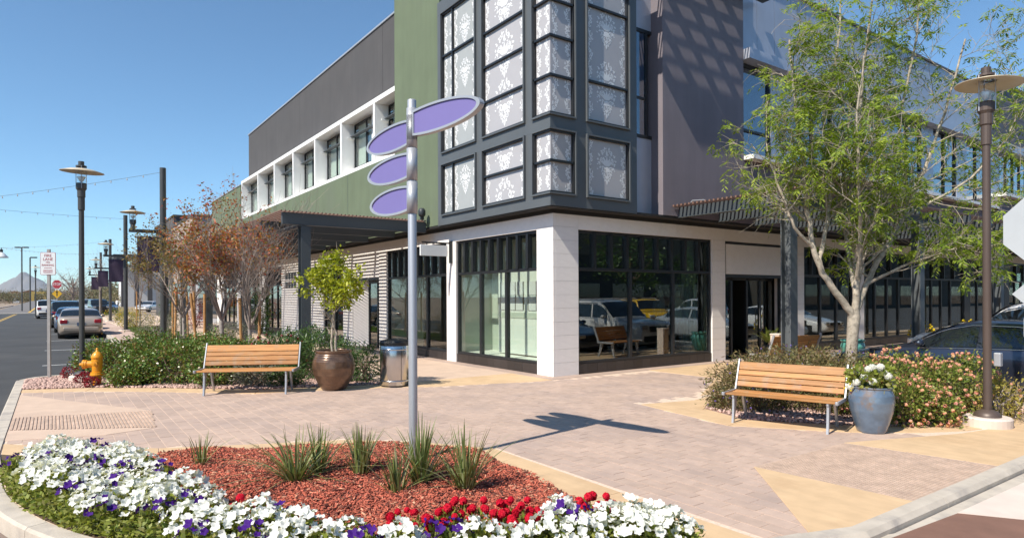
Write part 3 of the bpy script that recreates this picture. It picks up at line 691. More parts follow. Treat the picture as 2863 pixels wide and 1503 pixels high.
# --- corner bay: steel cladding with framed patterned panes
bay = bpart('bay', MB().box(XB + .36, 11.0, YB + .36, 15.25, 3.74, 9.6), 'steel_dark')
cl = MB()
YJ = [(15.08, 15.30), (13.07, 13.34), (11.07, 11.33)]
cl.box(XB, XB + .38, 10.85, 15.30, 3.68, 3.92); cl.box(XB, XB + .38, 10.85, 15.30, 5.31, 5.58); cl.box(XB, XB + .38, 10.85, 15.30, 9.35, 9.7)
for a, b in YJ:
    cl.box(XB + .002, XB + .38, a, b, 3.92, 5.31); cl.box(XB + .002, XB + .38, a, b, 5.58, 9.35)
for z0, z1 in ((3.68, 3.92), (5.31, 5.58), (9.35, 9.7)):
    cl.box(XB, XB + .38, YB, 10.85, z0, z1); cl.box(XB + .38, 11.1, YB, YB + .38, z0, z1)
for a, b in ((9.20, 9.50), (10.85, 11.10)):
    cl.box(a, b, YB + .002, YB + .38, 3.92, 5.31); cl.box(a, b, YB + .002, YB + .38, 5.58, 9.35)
bpart('cladding', cl, 'steel', bay)
bpart('bay_soffit', MB().box(XB + .02, 11.08, YB + .02, 15.28, 3.66, 3.679), 'soffit', bay)
cur_ = []
def damask(wd, ht, phase=0.0):
    """flat damask print for a pane wd x ht: medallions in the middle, a trailing border down both sides"""
    mb = MB(); S = []
    def leaf(cx, cy, L, W, a):
        ca, sa = math.cos(a), math.sin(a); p = []
        for t, s_ in ((0, 0), (.25, .5), (.55, .42), (1, 0), (.55, -.42), (.25, -.5)): p.append((cx + ca * t * L * 1.05 - sa * s_ * W * 1.12, cy + sa * t * L * 1.05 + ca * s_ * W * 1.12))
        S.append(p)
    def curl(cx, cy, r, a0, turn, sgn, th):
        pts = []; n = 9
        for i in range(n + 1):
            t = i / n; rr = r * (1 - .72 * t); a = a0 + sgn * turn * t; pts.append((cx + rr * math.cos(a), cy + rr * math.sin(a), 1.15 * th * (1 - .45 * t)))
        for (x0, y0, t0), (x1, y1, t1) in zip(pts, pts[1:]):
            dx, dy = x1 - x0, y1 - y0; l = math.hypot(dx, dy) or 1; nx, ny = -dy / l, dx / l
            S.append([(x0 + nx * t0, y0 + ny * t0), (x0 - nx * t0, y0 - ny * t0), (x1 - nx * t1, y1 - ny * t1), (x1 + nx * t1, y1 + ny * t1)])
    def medal(cx, cy, s):
        for a in (90, 62, 118, 35, 145): leaf(cx, cy - .02 * s, .30 * s, .085 * s, R(a))
        for a in (-90, -55, -125): leaf(cx, cy - .04 * s, .22 * s, .08 * s, R(a))
        for sg in (1, -1):
            curl(cx + sg * .20 * s, cy + .14 * s, .085 * s, R(90), R(500), -sg, .015 * s)
            curl(cx + sg * .16 * s, cy - .12 * s, .09 * s, R(60 if sg > 0 else 120), R(420), sg, .015 * s)
            curl(cx + sg * .10 * s, cy - .34 * s, .07 * s, R(90), R(460), -sg, .014 * s)
            curl(cx + sg * .15 * s, cy + .40 * s, .07 * s, R(-90), R(460), sg, .014 * s)
            for k, (dx, dy, a, l) in enumerate(((.16, .30, 60, .13), (.26, .05, 15, .12), (.28, .26, 40, .10), (.22, -.05, -20, .11), (.13, -.22, -40, .11), (.08, .46, 75, .10), (.33, .16, 0, .08), (.05, -.40, -60, .1))):
                leaf(cx + sg * dx * s, cy + dy * s, l * s, .06 * s, R(a) if sg > 0 else R(180 - a))
        for sg in (1, -1):
            for k in range(26):
                a_ = R(-85 + 175 * k / 25); rr = s * (.30 + .10 * math.sin(k * 2.3)) * (1.0 if k > 7 else .78)
                leaf(cx + sg * rr * math.cos(a_) * .95, cy + .04 * s + rr * math.sin(a_) * 1.25, .075 * s, .034 * s, R(137 * k))
        leaf(cx, cy - .42 * s, .16 * s, .08 * s, R(-90)); leaf(cx, cy - .30 * s, .12 * s, .10 * s, R(-90)); leaf(cx, cy + .28 * s, .2 * s, .07 * s, R(90))
    per = 1.12
    y = -per * 2 + (phase % per)
    while y < ht + per:
        if wd > .9: medal(wd * .5, y, min(.98, wd * .62))
        for sg, ex in ((1, 0.0), (-1, wd)):
            for k in range(13):
                yy = y + k * per / 13; xx = ex + sg * (.085 + .055 * math.sin(k * 1.45))
                curl(xx, yy, .045, R(90 * k), R(420), sg if k % 2 else -sg, .011)
                leaf(xx, yy, .085, .036, R(90 + 50 * math.sin(k * 2.1)) if sg > 0 else R(90 - 50 * math.sin(k * 2.1)))
                leaf(xx + sg * .03, yy + .04, .075, .032, R(40 + 77 * k) if sg > 0 else R(140 - 77 * k)); leaf(ex + sg * .03, yy + .05, .065, .032, R(200 * k))
        y += per
    e = .012; kk = 0
    for p in S:
        if all(e < x < wd - e and e < yy < ht - e for x, yy in p):
            kk += 1; mb.add([(x, yy, (kk % 60) * 4e-5) for x, yy in p], [tuple(range(len(p)))])
    return mb
def on_plane(mb, f):
    o = MB(); o.v = [f(*v) for v in mb.v]; o.f = mb.f; return o
REC = .045
def pane_left(y0, y1, z0, z1, phase, m='panel_glass'):
    bpart('pane', MB().box(XB + REC, XB + REC + .03, y0, y1, z0, z1), m, bay)
    bpart('damask_print', on_plane(damask(y1 - y0, z1 - z0, phase - z0), lambda u, v, w_: (XB + REC - .001 - w_, y1 - u, z0 + v)), 'frit', bay, kind='stuff')
def pane_right(x0, x1, z0, z1, phase, m='panel_glass_lilac'):
    bpart('pane', MB().box(x0, x1, YB + REC, YB + REC + .03, z0, z1), m, bay)
    bpart('damask_print', on_plane(damask(x1 - x0, z1 - z0, phase - z0), lambda u, v, w_: (x0 + u, YB + REC - .001 - w_, z0 + v)), 'frit', bay, kind='stuff')
def rim_left(y0, y1, z0, z1, zs=(), ys=()):
    lip = MB(); o, t = XB - .055, .035
    lip.box(o, XB + .03, y0, y1, z0, z0 + t); lip.box(o, XB + .03, y0, y1, z1 - t, z1); lip.box(o, XB + .03, y0, y0 + t, z0 + t, z1 - t); lip.box(o, XB + .03, y1 - t, y1, z0 + t, z1 - t)
    bpart('pane_surround', lip, 'steel', bay)
    fr = MB(); a, b = XB - .02, XB + .1; s = .035
    y0, y1, z0, z1 = y0 + t, y1 - t, z0 + t, z1 - t
    fr.box(a, b, y0, y1, z0, z0 + s); fr.box(a, b, y0, y1, z1 - s, z1); fr.box(a, b, y0, y0 + s, z0 + s, z1 - s); fr.box(a, b, y1 - s, y1, z0 + s, z1 - s)
    for z in zs: fr.box(a, b, y0 + s, y1 - s, z - .022, z + .022)
    for y in ys: fr.box(a + .003, b, y - .02, y + .02, z0 + s, z1 - s)
    bpart('pane_frame', fr, 'black_frame', bay)
ZT = 9.35
# first and second openings on the long side
for z0, z1, zs in ((3.92, 5.31, ()), (5.58, ZT, (8.17,))):
    rim_left(13.34, 15.08, z0, z1, zs, (14.50,))
    cuts = [z0 + .07] + list(zs) + [z1 - .07]
    for a, b in zip(cuts, cuts[1:]):
        pane_left(14.52, 15.0, a, b, 4.5); pane_left(13.41, 14.48, a, b, 4.75 if z0 < 5 else 6.35)
for z0, z1, zs in ((3.92, 5.31, (4.65,)), (5.58, ZT, (6.44, 7.28, 8.10, 8.95))):
    rim_left(11.33, 13.07, z0, z1, zs)
    cuts = [z0 + .07] + list(zs) + [z1 - .07]
    for a, b in zip(cuts, cuts[1:]): pane_left(11.40, 13.0, a, b, 3.98 if z0 < 5 else 7.4, 'panel_glass_lilac')
# corner opening: glass turns the corner
for z0, z1, zs in ((3.92, 5.31, (4.63,)), (5.58, ZT, (6.43, 7.26, 8.02, 8.85))):
    lip = MB(); o, t = .055, .035
    for a, b in ((z0, z0 + t), (z1 - t, z1)):
        lip.box(XB - o, XB + .03, YB - o, 11.07, a, b); lip.box(XB + .03, 9.20, YB - o, YB + .03, a, b)
    lip.box(XB - o, XB + .03, 11.07 - t, 11.07, z0 + t, z1 - t); lip.box(9.20 - t, 9.20, YB - o, YB + .03, z0 + t, z1 - t)
    bpart('pane_surround', lip, 'steel', bay)
    fr = MB()
    def cring(za, zb): fr.box(XB - .02, XB + .1, YB - .02, 11.035, za, zb); fr.box(XB + .1, 9.165, YB - .02, YB + .1, za, zb)
    cring(z0 + t, z0 + t + .035); cring(z1 - t - .035, z1 - t)
    for z in zs: cring(z - .022, z + .022)
    fr.box(XB - .02, XB + .1, 11.0, 11.035, z0 + .07, z1 - .07); fr.box(9.13, 9.165, YB - .02, YB + .1, z0 + .07, z1 - .07)
    bpart('pane_frame', fr, 'black_frame', bay)
    cuts = [z0 + .07] + list(zs) + [z1 - .07]
    for i, (a, b) in enumerate(zip(cuts, cuts[1:])):
        pane_left(YB + REC, 10.99, a, b, 4.1 + .3 * i, 'panel_glass_lilac'); pane_right(XB + REC + .03, 9.12, a, b, 4.3 + .4 * i)
# last opening on the short side
for z0, z1, zs in ((3.92, 5.31, ()), (5.58, ZT, (6.50, 8.17))):
    lip = MB(); o, t = .055, .035; x0, x1 = 9.50, 10.85
    lip.box(x0, x1, YB - o, YB + .03, z0, z0 + t); lip.box(x0, x1, YB - o, YB + .03, z1 - t, z1); lip.box(x0, x0 + t, YB - o, YB + .03, z0 + t, z1 - t); lip.box(x1 - t, x1, YB - o, YB + .03, z0 + t, z1 - t)
    bpart('pane_surround', lip, 'steel', bay)
    fr = MB(); a, b, s = YB - .02, YB + .1, .035; X0, X1, Z0, Z1 = x0 + t, x1 - t, z0 + t, z1 - t
    fr.box(X0, X1, a, b, Z0, Z0 + s); fr.box(X0, X1, a, b, Z1 - s, Z1); fr.box(X0, X0 + s, a, b, Z0 + s, Z1 - s); fr.box(X1 - s, X1, a, b, Z0 + s, Z1 - s)
    for z in zs: fr.box(X0 + s, X1 - s, a, b, z - .022, z + .022)
    bpart('pane_frame', fr, 'black_frame', bay)
    cuts = [z0 + .07] + list(zs) + [z1 - .07]
    for i, (p, q) in enumerate(zip(cuts, cuts[1:])): pane_right(9.57, 10.78, p, q, (4.70 if z0 < 5 else 6.19 if i == 0 else 7.75))
# --- recessed strip, mauve wall, trellis roof above
bpart('recess_wall', MB().box(11.1, 12.0, CY, CY + .3, 3.72, 5.60).box(11.1, 12.0, CY, CY + .3, 8.25, 9.6), 'metal_panel')
rw_ = MB().box(11.1, 11.78, CY - .002, CY + .2, 5.6, 8.25); rw_.box(11.78, 11.86, CY - .01, CY + .2, 5.6, 8.25); rw_.box(11.86, 12.0, CY - .03, CY + .2, 5.6, 8.25)
bpart('recess_window', MB().box(11.12, 11.78, CY + .02, CY + .04, 5.68, 8.17), 'blind_blue')
rf = MB(); rf.box(11.1, 12.0, CY - .02, CY + .1, 5.6, 5.68); rf.box(11.1, 12.0, CY - .02, CY + .1, 8.17, 8.25); rf.box(11.78, 11.86, CY - .02, CY + .1, 5.68, 8.17); rf.box(11.1, 11.78, CY - .015, CY + .1, 6.54, 6.60)
bpart('window_frame', rf, 'black_frame'); bpart('pane', MB().box(11.1, 11.78, CY + .005, CY + .012, 5.68, 8.17), 'glass_office')
bpart('mauve_wall', MB().box(12.0, 15.24, YP, CY + .5, 3.72, 11.6), 'stucco_mauve')
bpart('mauve_wall', MB().box(15.255, 33.0, YP + .003, CY + .4, 3.72, 5.44).box(33.0, 60, YP - .25, CY + .4, 3.72, 5.98), 'stucco_mauve')
tr = MB(); ZC = 9.9
y = YP - .03
for k in range(5): tr.box(9.5, 15.3, y - .036, y, ZC, ZC + .012); y -= .083
for k in range(8): tr.box(9.5 + .9 * k, 9.5 + .9 * k + .34, YP - .46, YP, ZC + .013, ZC + .03)
tr.box(9.45, 11.22, YP - .69, YP - .45, ZC - .02, ZC + .04); tr.box(11.29, 15.3, YP - .69, YP - .45, ZC - .02, ZC + .04)
bpart('roof_trellis', tr, 'steel_dark')
# --- right wing upper floor
YW = 10.60
ROOFZ = 10.6
lw = bpart('wing_core', MB().box(15.26, 60, YW + .35, YW + .6, 5.4, ROOFZ - .05), 'int_dark')
x = 15.26; k = 0
while x < 33.0:
    x1 = min(33.0, x + (.78 if k == 0 else .85)); mpan = 'blind_blue' if k < 2 else 'metal_panel'
    piece('wall_panel', 'metal_panel', B, (x + .006, YW - .02, 8.44), (x1 - .006, YW + .3, ROOFZ)); x = x1; k += 1
bpart('roof_coping', MB().box(15.26, 33.05, YW - .08, YW + .5, ROOFZ, ROOFZ + .07), 'siding_dark')
bpart('window_head', MB().box(15.26, 33.0, YW - .32, YW + .3, 8.16, 8.44), 'metal_panel')
bpart('window_ledge', MB().box(15.25, 33.0, YP - .30, YW + .2, 5.44, 5.55), 'white_trim')
bpart('window_ledge', MB().box(33.0, 60, YP - .55, YW + .2, 5.98, 6.13), 'white_trim')
xs = [15.26, 16.72]; wins = [(15.26, 16.72)]
xx = 17.0
while xx < 32.3: wins.append((xx + .92, min(xx + 3.1, 32.9))); xx += 3.2
prev = 15.26
for i, (a, b) in enumerate(wins):
    if a - prev > .1: bpart('pier', MB().box(prev, a, YW + .0, YW + .3, 5.55, 8.158), 'metal_panel')
    fr = MB(); y0, y1 = YW + .02, YW + .14
    fr.box(a + .01, a + .05, y0, y1, 5.55, 8.155); fr.box(b - .05, b - .01, y0, y1, 5.55, 8.155); fr.box(a + .05, b - .05, y0, y1, 8.09, 8.155); fr.box(a + .05, b - .05, y0, y1, 6.30, 6.36); fr.box(a + .05, b - .05, y0, y1, 5.55, 5.60)
    wn = bpart('window', fr, 'black_frame')
    if i: bpart('mullion', MB().box((a + b) / 2 - .02, (a + b) / 2 + .02, y0, y1, 5.6, 8.09), 'black_frame', wn)
    bpart('pane', MB().box(a + .05, b - .05, YW + .08, YW + .088, 5.6, 8.09), 'glass_office', wn)
    bl = MB(); n = max(4, int((b - a) / .14))
    for q in range(n):
        u0, u1 = a + .05 + (b - a - .1) * q / n, a + .05 + (b - a - .1) * (q + 1) / n
        bl.add([(u0, YW + .2 + .02 * (q % 2), 5.6), (u1, YW + .2 + .02 * ((q + 1) % 2), 5.6), (u1, YW + .2 + .02 * ((q + 1) % 2), 8.1), (u0, YW + .2 + .02 * (q % 2), 8.1)], [(0, 1, 2, 3)])
    bpart('blind', bl, 'blind_blue', wn); prev = b
bpart('pier', MB().box(prev, 33.0, YW, YW + .3, 5.55, 8.158), 'metal_panel')
# far part of the wing with dark board siding
for k in range(6):
    piece('siding_board', 'siding_dark', B, (33.05, YW - .12, 8.5 + .44 * k + .012), (60, YW + .3, 8.5 + .44 * (k + 1)))
bpart('roof_coping', MB().box(33.05, 60, YW - .2, YW + .4, 11.14, 11.22), 'siding_dark'); bpart('window_head', MB().box(33.05, 60, YW - .3, YW + .3, 8.16, 8.49), 'metal_panel')
xx = 33.05; fr = MB(); gl = []
while xx < 50:
    w1 = xx + (1.3 if gl == [] else .88); fr.box(xx - .03, xx + .03, YW + .0, YW + .14, 6.13, 8.155); gl.append((xx, w1)); xx = w1
wn = bpart('window', fr, 'black_frame')
for i, (a, b) in enumerate(gl):
    if i == 0: bpart('pier', MB().box(a + .03, b - .03, YW, YW + .3, 6.13, 8.155), 'metal_panel')
    else: bpart('pane', MB().box(a + .03, b - .03, YW + .05, YW + .058, 6.13, 8.155), 'glass_office', wn); bpart('blind', MB().box(a + .03, b - .03, YW + .2, YW + .22, 6.13, 8.155), 'blind_blue', wn)
# --- soffit band between floors and pale stone fascia
bpart('soffit', MB().box(CX - .03, 60, CY - .03, 11.6, 3.582, 3.66).box(CX - .03, 9.8, 11.6, 46, 3.582, 3.66).box(XG + .01, CX, 15.3, 46, 3.665, 3.719).box(11.1, 60, YP + .01, CY, 3.665, 3.719), 'soffit')
ST = .30
def stone_run_left(y0, y1, z0, z1, nm='stone_tile', step=.62, x=CX, th=.06):
    y = y0
    while y < y1 - .02:
        ye = min(y + step, y1)
        if y1 - ye < .15: ye = y1
        z = z0
        while z < z1 - .02:
            ze = min(z + ST, z1)
            if z1 - ze < .1: ze = z1
            piece(nm, 'stone', B, (x + random.uniform(0, .0015), y + .002, z + .002), (x + th, ye - .002, ze - .002)); z = ze
        y = ye
def stone_run_right(x0, x1, z0, z1, step=.62, y=CY, th=.06):
    x = x0
    while x < x1 - .02:
        xe = min(x + step, x1)
        if x1 - xe < .15: xe = x1
        z = z0
        while z < z1 - .02:
            ze = min(z + ST, z1)
            if z1 - ze < .1: ze = z1
            piece('stone_tile', 'stone', B, (x + .002, y + random.uniform(0, .0015), z + .002), (xe - .002, y + th, ze - .002)); z = ze
        x = xe
HD = 3.26
# corner pier
core = MB().box(CX + .02, 9.58, CY + .02, 11.41, 0, 3.58)
stone_run_left(CY, 11.43, 0, 3.58, step=.7); stone_run_right(CX + .061, 9.60, 0, 3.58, step=.75)
core.box(9.5, 9.60, CY + .06, 11.41, 0, HD); core.box(CX + .06, 9.5, 11.40, 11.43, 0, HD)
# left facade fascia and piers
stone_run_left(11.43, 19.95, HD, 3.58, step=.66); core.box(CX + .02, CX + .2, 11.43, 46, HD + .01, 3.58)
stone_run_left(19.95, 46, HD, 3.58, step=2.0)
for a, b, st in ((15.0, 15.5, .6), (19.45, 20.03, .7), (22.35, 23.3, .95), (25.45, 27.3, .95), (27.3, 31.3, 1.0), (34.2, 35.4, 1.2), (39.0, 40.4, 1.4), (44.0, 46.0, 2)):
    z = 0
    stone_run_left(a, b, 0, HD, step=st); core.box(CX + .02, CX + .3, a + .01, b - .01, 0, HD)
# right facade piers
stone_run_right(9.60, 22.5, HD, 3.58, step=.66); core.box(9.5, 60, CY + .02, CY + .2, HD + .01, 3.58)
stone_run_right(22.5, 46, HD, 3.58, step=1.6)
for a, b in ((14.36, 14.92), (17.72, 18.85), (21.9, 22.6)):
    stone_run_right(a, b, 0, HD, step=.6); core.box(a + .01, b - .01, CY + .02, CY + .3, 0, HD)
bpart('stone_backing', core, 'stone_joint')
# --- shop windows
def shop_window(side, a, b, mull, tn, sill=.235, head=HD, trans=2.38, glass='glass_shop', tiles=True):
    """side L: along y on the plane CX, side R: along x on the plane CY"""
    D0, D1 = .05, .15
    def bxx(mb, u0, u1, d0, d1, z0, z1):
        return mb.box(CX + d0, CX + d1, u0, u1, z0, z1) if side == 'L' else mb.box(u0, u1, CY + d0, CY + d1, z0, z1)
    fr = MB(); s = .06
    bxx(fr, a, a + s, D0, D1, sill, head); bxx(fr, b - s, b, D0, D1, sill, head); bxx(fr, a + s, b - s, D0, D1, head - s, head); bxx(fr, a + s, b - s, D0, D1, sill, sill + s); bxx(fr, a + s, b - s, D0 - .004, D1, trans - .035, trans + .035)
    w_ = bpart('shop_window', fr, 'black_frame', bevel=.004)
    for u in mull: bpart('mullion', bxx(MB(), u - .045, u + .045, D0 + .003, D1, sill + s, trans - .035), 'black_frame', w_)
    for i in range(1, tn):
        u = a + (b - a) * i / tn; bpart('mullion', bxx(MB(), u - .04, u + .04, D0 - .03, D1, trans + .035, head - s), 'black_frame', w_)
    us = [a + s] + list(mull) + [b - s]
    for u0, u1 in zip(us, us[1:]): bpart('pane', bxx(MB(), u0, u1, .095, .103, sill + s, trans - .035), glass, w_)
    bpart('pane', bxx(MB(), a + s, b - s, .095, .103, trans + .035, head - s), glass, w_)
    if tiles:
        n = max(2, int((b - a) / .30 + .5))
        for i in range(n):
            u0, u1 = a + (b - a) * i / n + .0025, a + (b - a) * (i + 1) / n - .0025
            lo, hi = ((CX + .03, u0, .005), (CX + .14, u1, sill - .003)) if side == 'L' else ((u0, CY + .03, .005), (u1, CY + .14, sill - .003))
            piece('plinth_tile', 'plinth_tile', B, lo, hi)
    return w_
shop_window('L', 11.43, 15.0, (12.72, 13.86), 9, glass='glass_clear')
shop_window('L', 15.5, 19.45, (16.75, 18.05), 9, glass='glass_clear')
shop_window('R', 9.60, 14.36, (11.32, 12.86), 9)
shop_window('R', 18.85, 21.9, (19.9, 20.9), 6)
shop_window('L', 23.3, 25.45, (24.3,), 5); shop_window('L', 31.3, 34.2, (32.2, 33.2), 6); shop_window('L', 35.4, 39.0, (36.6, 37.8), 7); shop_window('L', 40.4, 44.0, (41.6, 42.8), 7)
for a in (22.6, 27.2, 31.8, 36.4, 41.0): shop_window('R', a, a + 4.0, (a + .9, a + 1.8, a + 2.7), 4, glass='glass_shop'); core
for a in (26.6, 31.2, 35.8, 40.4): bpart('pier', MB().box(a, a + .6, CY + .02, CY + .3, 0, HD), 'steel_dark')
# door on the right facade with a blank pale sign panel above
df = MB().box(14.92, 17.72, CY + .05, CY + .15, 3.18, HD).box(14.92, 15.0, CY + .05, CY + .15, 0, 3.18).box(17.64, 17.72, CY + .05, CY + .15, 0, 3.18).box(15.0, 17.64, CY + .05, CY + .15, 2.27, 2.36)
for u in (15.62, 16.35, 17.0): df.box(u - .04, u + .04, CY + .30, CY + .38, 0, 2.27)
df.box(15.0, 17.64, CY + .30, CY + .38, 2.2, 2.27); df.box(15.0, 17.64, CY + .15, CY + .38, 2.275, 2.33)
dr = bpart('shop_door', df, 'black_frame')
bpart('sign_panel', MB().box(15.0, 17.64, CY + .02, CY + .10, 2.36, 3.18), 'stone', dr)
for a, b in ((15.0, 15.58), (16.39, 16.96), (17.04, 17.64)): bpart('pane', MB().box(a, b, CY + .335, CY + .343, .05, 2.2), 'glass_shop', dr)
bpart('handle', MB().tube([(17.08, CY + .27, .8), (17.08, CY + .27, 1.4)], .015), 'chrome', dr)
bpart('handle', MB().tube([(16.92, CY + .27, .8), (16.92, CY + .27, 1.4)], .015), 'chrome', dr)
# door on the left facade
df = MB().box(CX + .3, CX + .4, 20.03, 20.1, 0, 2.35).box(CX + .3, CX + .4, 21.55, 21.62, 0, 2.35).box(CX + .3, CX + .4, 20.1, 21.55, 2.25, 2.35).box(CX + .02, CX + .4, 20.03, 22.35, 2.35, 2.42)
df.box(CX + .3, CX + .4, 20.8, 20.88, 0, 2.25)
dr = bpart('shop_door', df, 'black_frame')
for k in range(3): piece('stone_tile', 'stone', B, (CX + .02, 20.03, 2.43 + .275 * k), (CX + .1, 22.35, 2.70 + .275 * k))
bpart('pane', MB().box(CX + .33, CX + .34, 20.1, 21.55, .05, 2.25), 'glass_shop', dr)
bpart('return_wall', MB().add([(CX + .02, 22.35, 0), (CX + .4, 21.62, 0), (CX + .4, 21.62, 2.35), (CX + .02, 22.35, 2.35)], [(0, 1, 2, 3)]), 'stone')
# dark squares in place of unreadable lettering on the pale wall
gr = MB()
for i in range(4):
    for j in range(2): gr.box(CX - .02, CX, 29.0 + i * .42, 29.3 + i * .42, 2.2 + j * .42, 2.5 + j * .42)
bpart('lettering_blocks', gr, 'black_frame')
# --- interiors behind the glass
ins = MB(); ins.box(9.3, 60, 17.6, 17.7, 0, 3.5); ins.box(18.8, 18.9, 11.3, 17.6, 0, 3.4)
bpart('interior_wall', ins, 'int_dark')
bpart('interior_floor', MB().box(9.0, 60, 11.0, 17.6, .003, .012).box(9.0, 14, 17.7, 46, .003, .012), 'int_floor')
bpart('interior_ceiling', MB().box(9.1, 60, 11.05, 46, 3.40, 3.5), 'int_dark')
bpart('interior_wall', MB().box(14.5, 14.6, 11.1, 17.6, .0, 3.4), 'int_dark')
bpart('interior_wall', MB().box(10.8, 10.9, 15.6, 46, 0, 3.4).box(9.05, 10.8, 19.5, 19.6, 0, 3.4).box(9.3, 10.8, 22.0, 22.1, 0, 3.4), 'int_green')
dis = MB(); dis.box(10.15, 10.2, 11.5, 15.4, .24, 3.3); dis.box(9.05, 10.15, 15.15, 15.2, .24, 3.3); dis.box(9.05, 10.15, 11.46, 11.5, .24, 3.3)
dsp = bpart('display_wall', dis, 'int_green')
bpart('display_floor', MB().box(9.05, 10.15, 11.5, 15.15, .2, .26), 'int_white', dsp)
bd = bpart('display_board', MB().box(9.62, 9.68, 11.55, 14.05, .3, 2.45), 'int_white', dsp)
fr = MB()
for y0 in (11.75, 12.95):
    for i in range(3):
        for j in range(2):
            fr.box(9.60, 9.62, y0 + i * .33, y0 + i * .33 + .30, 1.42 + j * .38, 1.42 + j * .38 + .34)
bpart('board_panel', MB().box(9.604, 9.62, 11.6, 14.0, 1.22, 1.36), 'int_green', dsp); bpart('board_panel', fr, 'wall_white', dsp)
fr = MB()
for y0 in (11.75, 12.95):
    for i in range(4): fr.box(9.595, 9.62, y0 + i * .33 - .022, y0 + i * .33 - .008, 1.42, 2.14)
bpart('board_muntin', fr, 'int_dark', dsp)
# ================================================================== PERGOLAS
def hcol(mb, x, y, z0, z1, a=.26, b=.22, t=.022):
    mb.box(x - a / 2, x + a / 2, y - b / 2, y - b / 2 + t, z0, z1); mb.box(x - a / 2, x + a / 2, y + b / 2 - t, y + b / 2, z0, z1); mb.box(x - t / 2, x + t / 2, y - b / 2 + t, y + b / 2 - t, z0, z1); return mb
pr = thing('pergola', 'long slatted pergola along the shaded shop front with the mauve wall', 'pergola', (12.5, 7.5, 0))
for x in (12.47, 18.5, 24.2, 30.0, 36.0):
    c_ = part('column', hcol(MB(), x, 7.5, 0, 3.66), 'steel', pr, True); part('base_plate', MB().box(x - .2, x + .2, 7.32, 7.68, .005, .03), 'steel', c_, True)
part('front_beam', MB().box(12.36, 40, 7.44, 7.56, 3.661, 3.94), 'steel', pr, True)
x = 12.62
while x < 40:
    part('beam', MB().box(x - .05, x + .05, 7.565, YP - .004, 3.70, 3.94).box(x - .09, x + .09, 7.565, YP - .004, 3.685, 3.70).box(x - .05, x + .05, 7.0, 7.435, 3.75, 3.94), 'shaded_steel', pr, True); x += 1.58
for k in range(30):
    y = 7.02 + k * .117; piece('slat', 'slat_brown', pr, (12.33, y, 3.941), (40, y + .042, 3.985))
part('conduit', MB().tube([(12.75, 10.3, 3.99), (12.75, 10.2, 4.09), (13.0, 10.05, 4.11), (13.2, 9.9, 3.99)], .018), 'alu', pr, True)
pl_ = thing('pergola', 'slatted pergola over the sunny shop front below the green stucco wall', 'pergola', (5.2, 16.2, 0))
for y in (16.25, 22.4, 28.5, 34.6, 40.7):
    c_ = part('column', hcol(MB(), 5.18, y, 0, 3.56, .24, .26), 'shaded_steel', pl_, True); part('base_plate', MB().box(5.0, 5.36, y - .2, y + .2, .005, .03), 'shaded_steel', c_, True)
part('front_beam', MB().box(5.12, 5.24, 16.3, 44, 3.561, 3.86), 'shaded_steel', pl_, True)
part('end_beam', MB().box(4.6, XG - .004, 16.12, 16.22, 3.59, 3.87).box(4.6, XG - .004, 16.09, 16.25, 3.575, 3.59), 'shaded_steel', pl_, True)
y = 18.2
while y < 44:
    part('beam', MB().box(5.245, XG - .004, y - .05, y + .05, 3.60, 3.86).box(4.6, 5.115, y - .05, y + .05, 3.68, 3.86), 'shaded_steel', pl_, True); y += 2.05
for k in range(40):
    x = 4.52 + k * .101; piece('slat', 'slat_brown', pl_, (x, 15.98, 3.871), (x + .036, 44.2, 3.905))
ld = thing('flood_light', 'small black flood light on the pergola edge below the green wall', 'light', (8.35, 15.95, 3.905))
part('housing', MB().lathe([(0, .10), (.08, .10), (.10, .14), (.10, .26), (.06, .32), (0, .33)], (0, 0, 0), 12), 'steel_dark', ld, smooth=True); part('bracket', MB().box(-.05, .05, -.03, .03, 0, .1), 'steel_dark', ld)
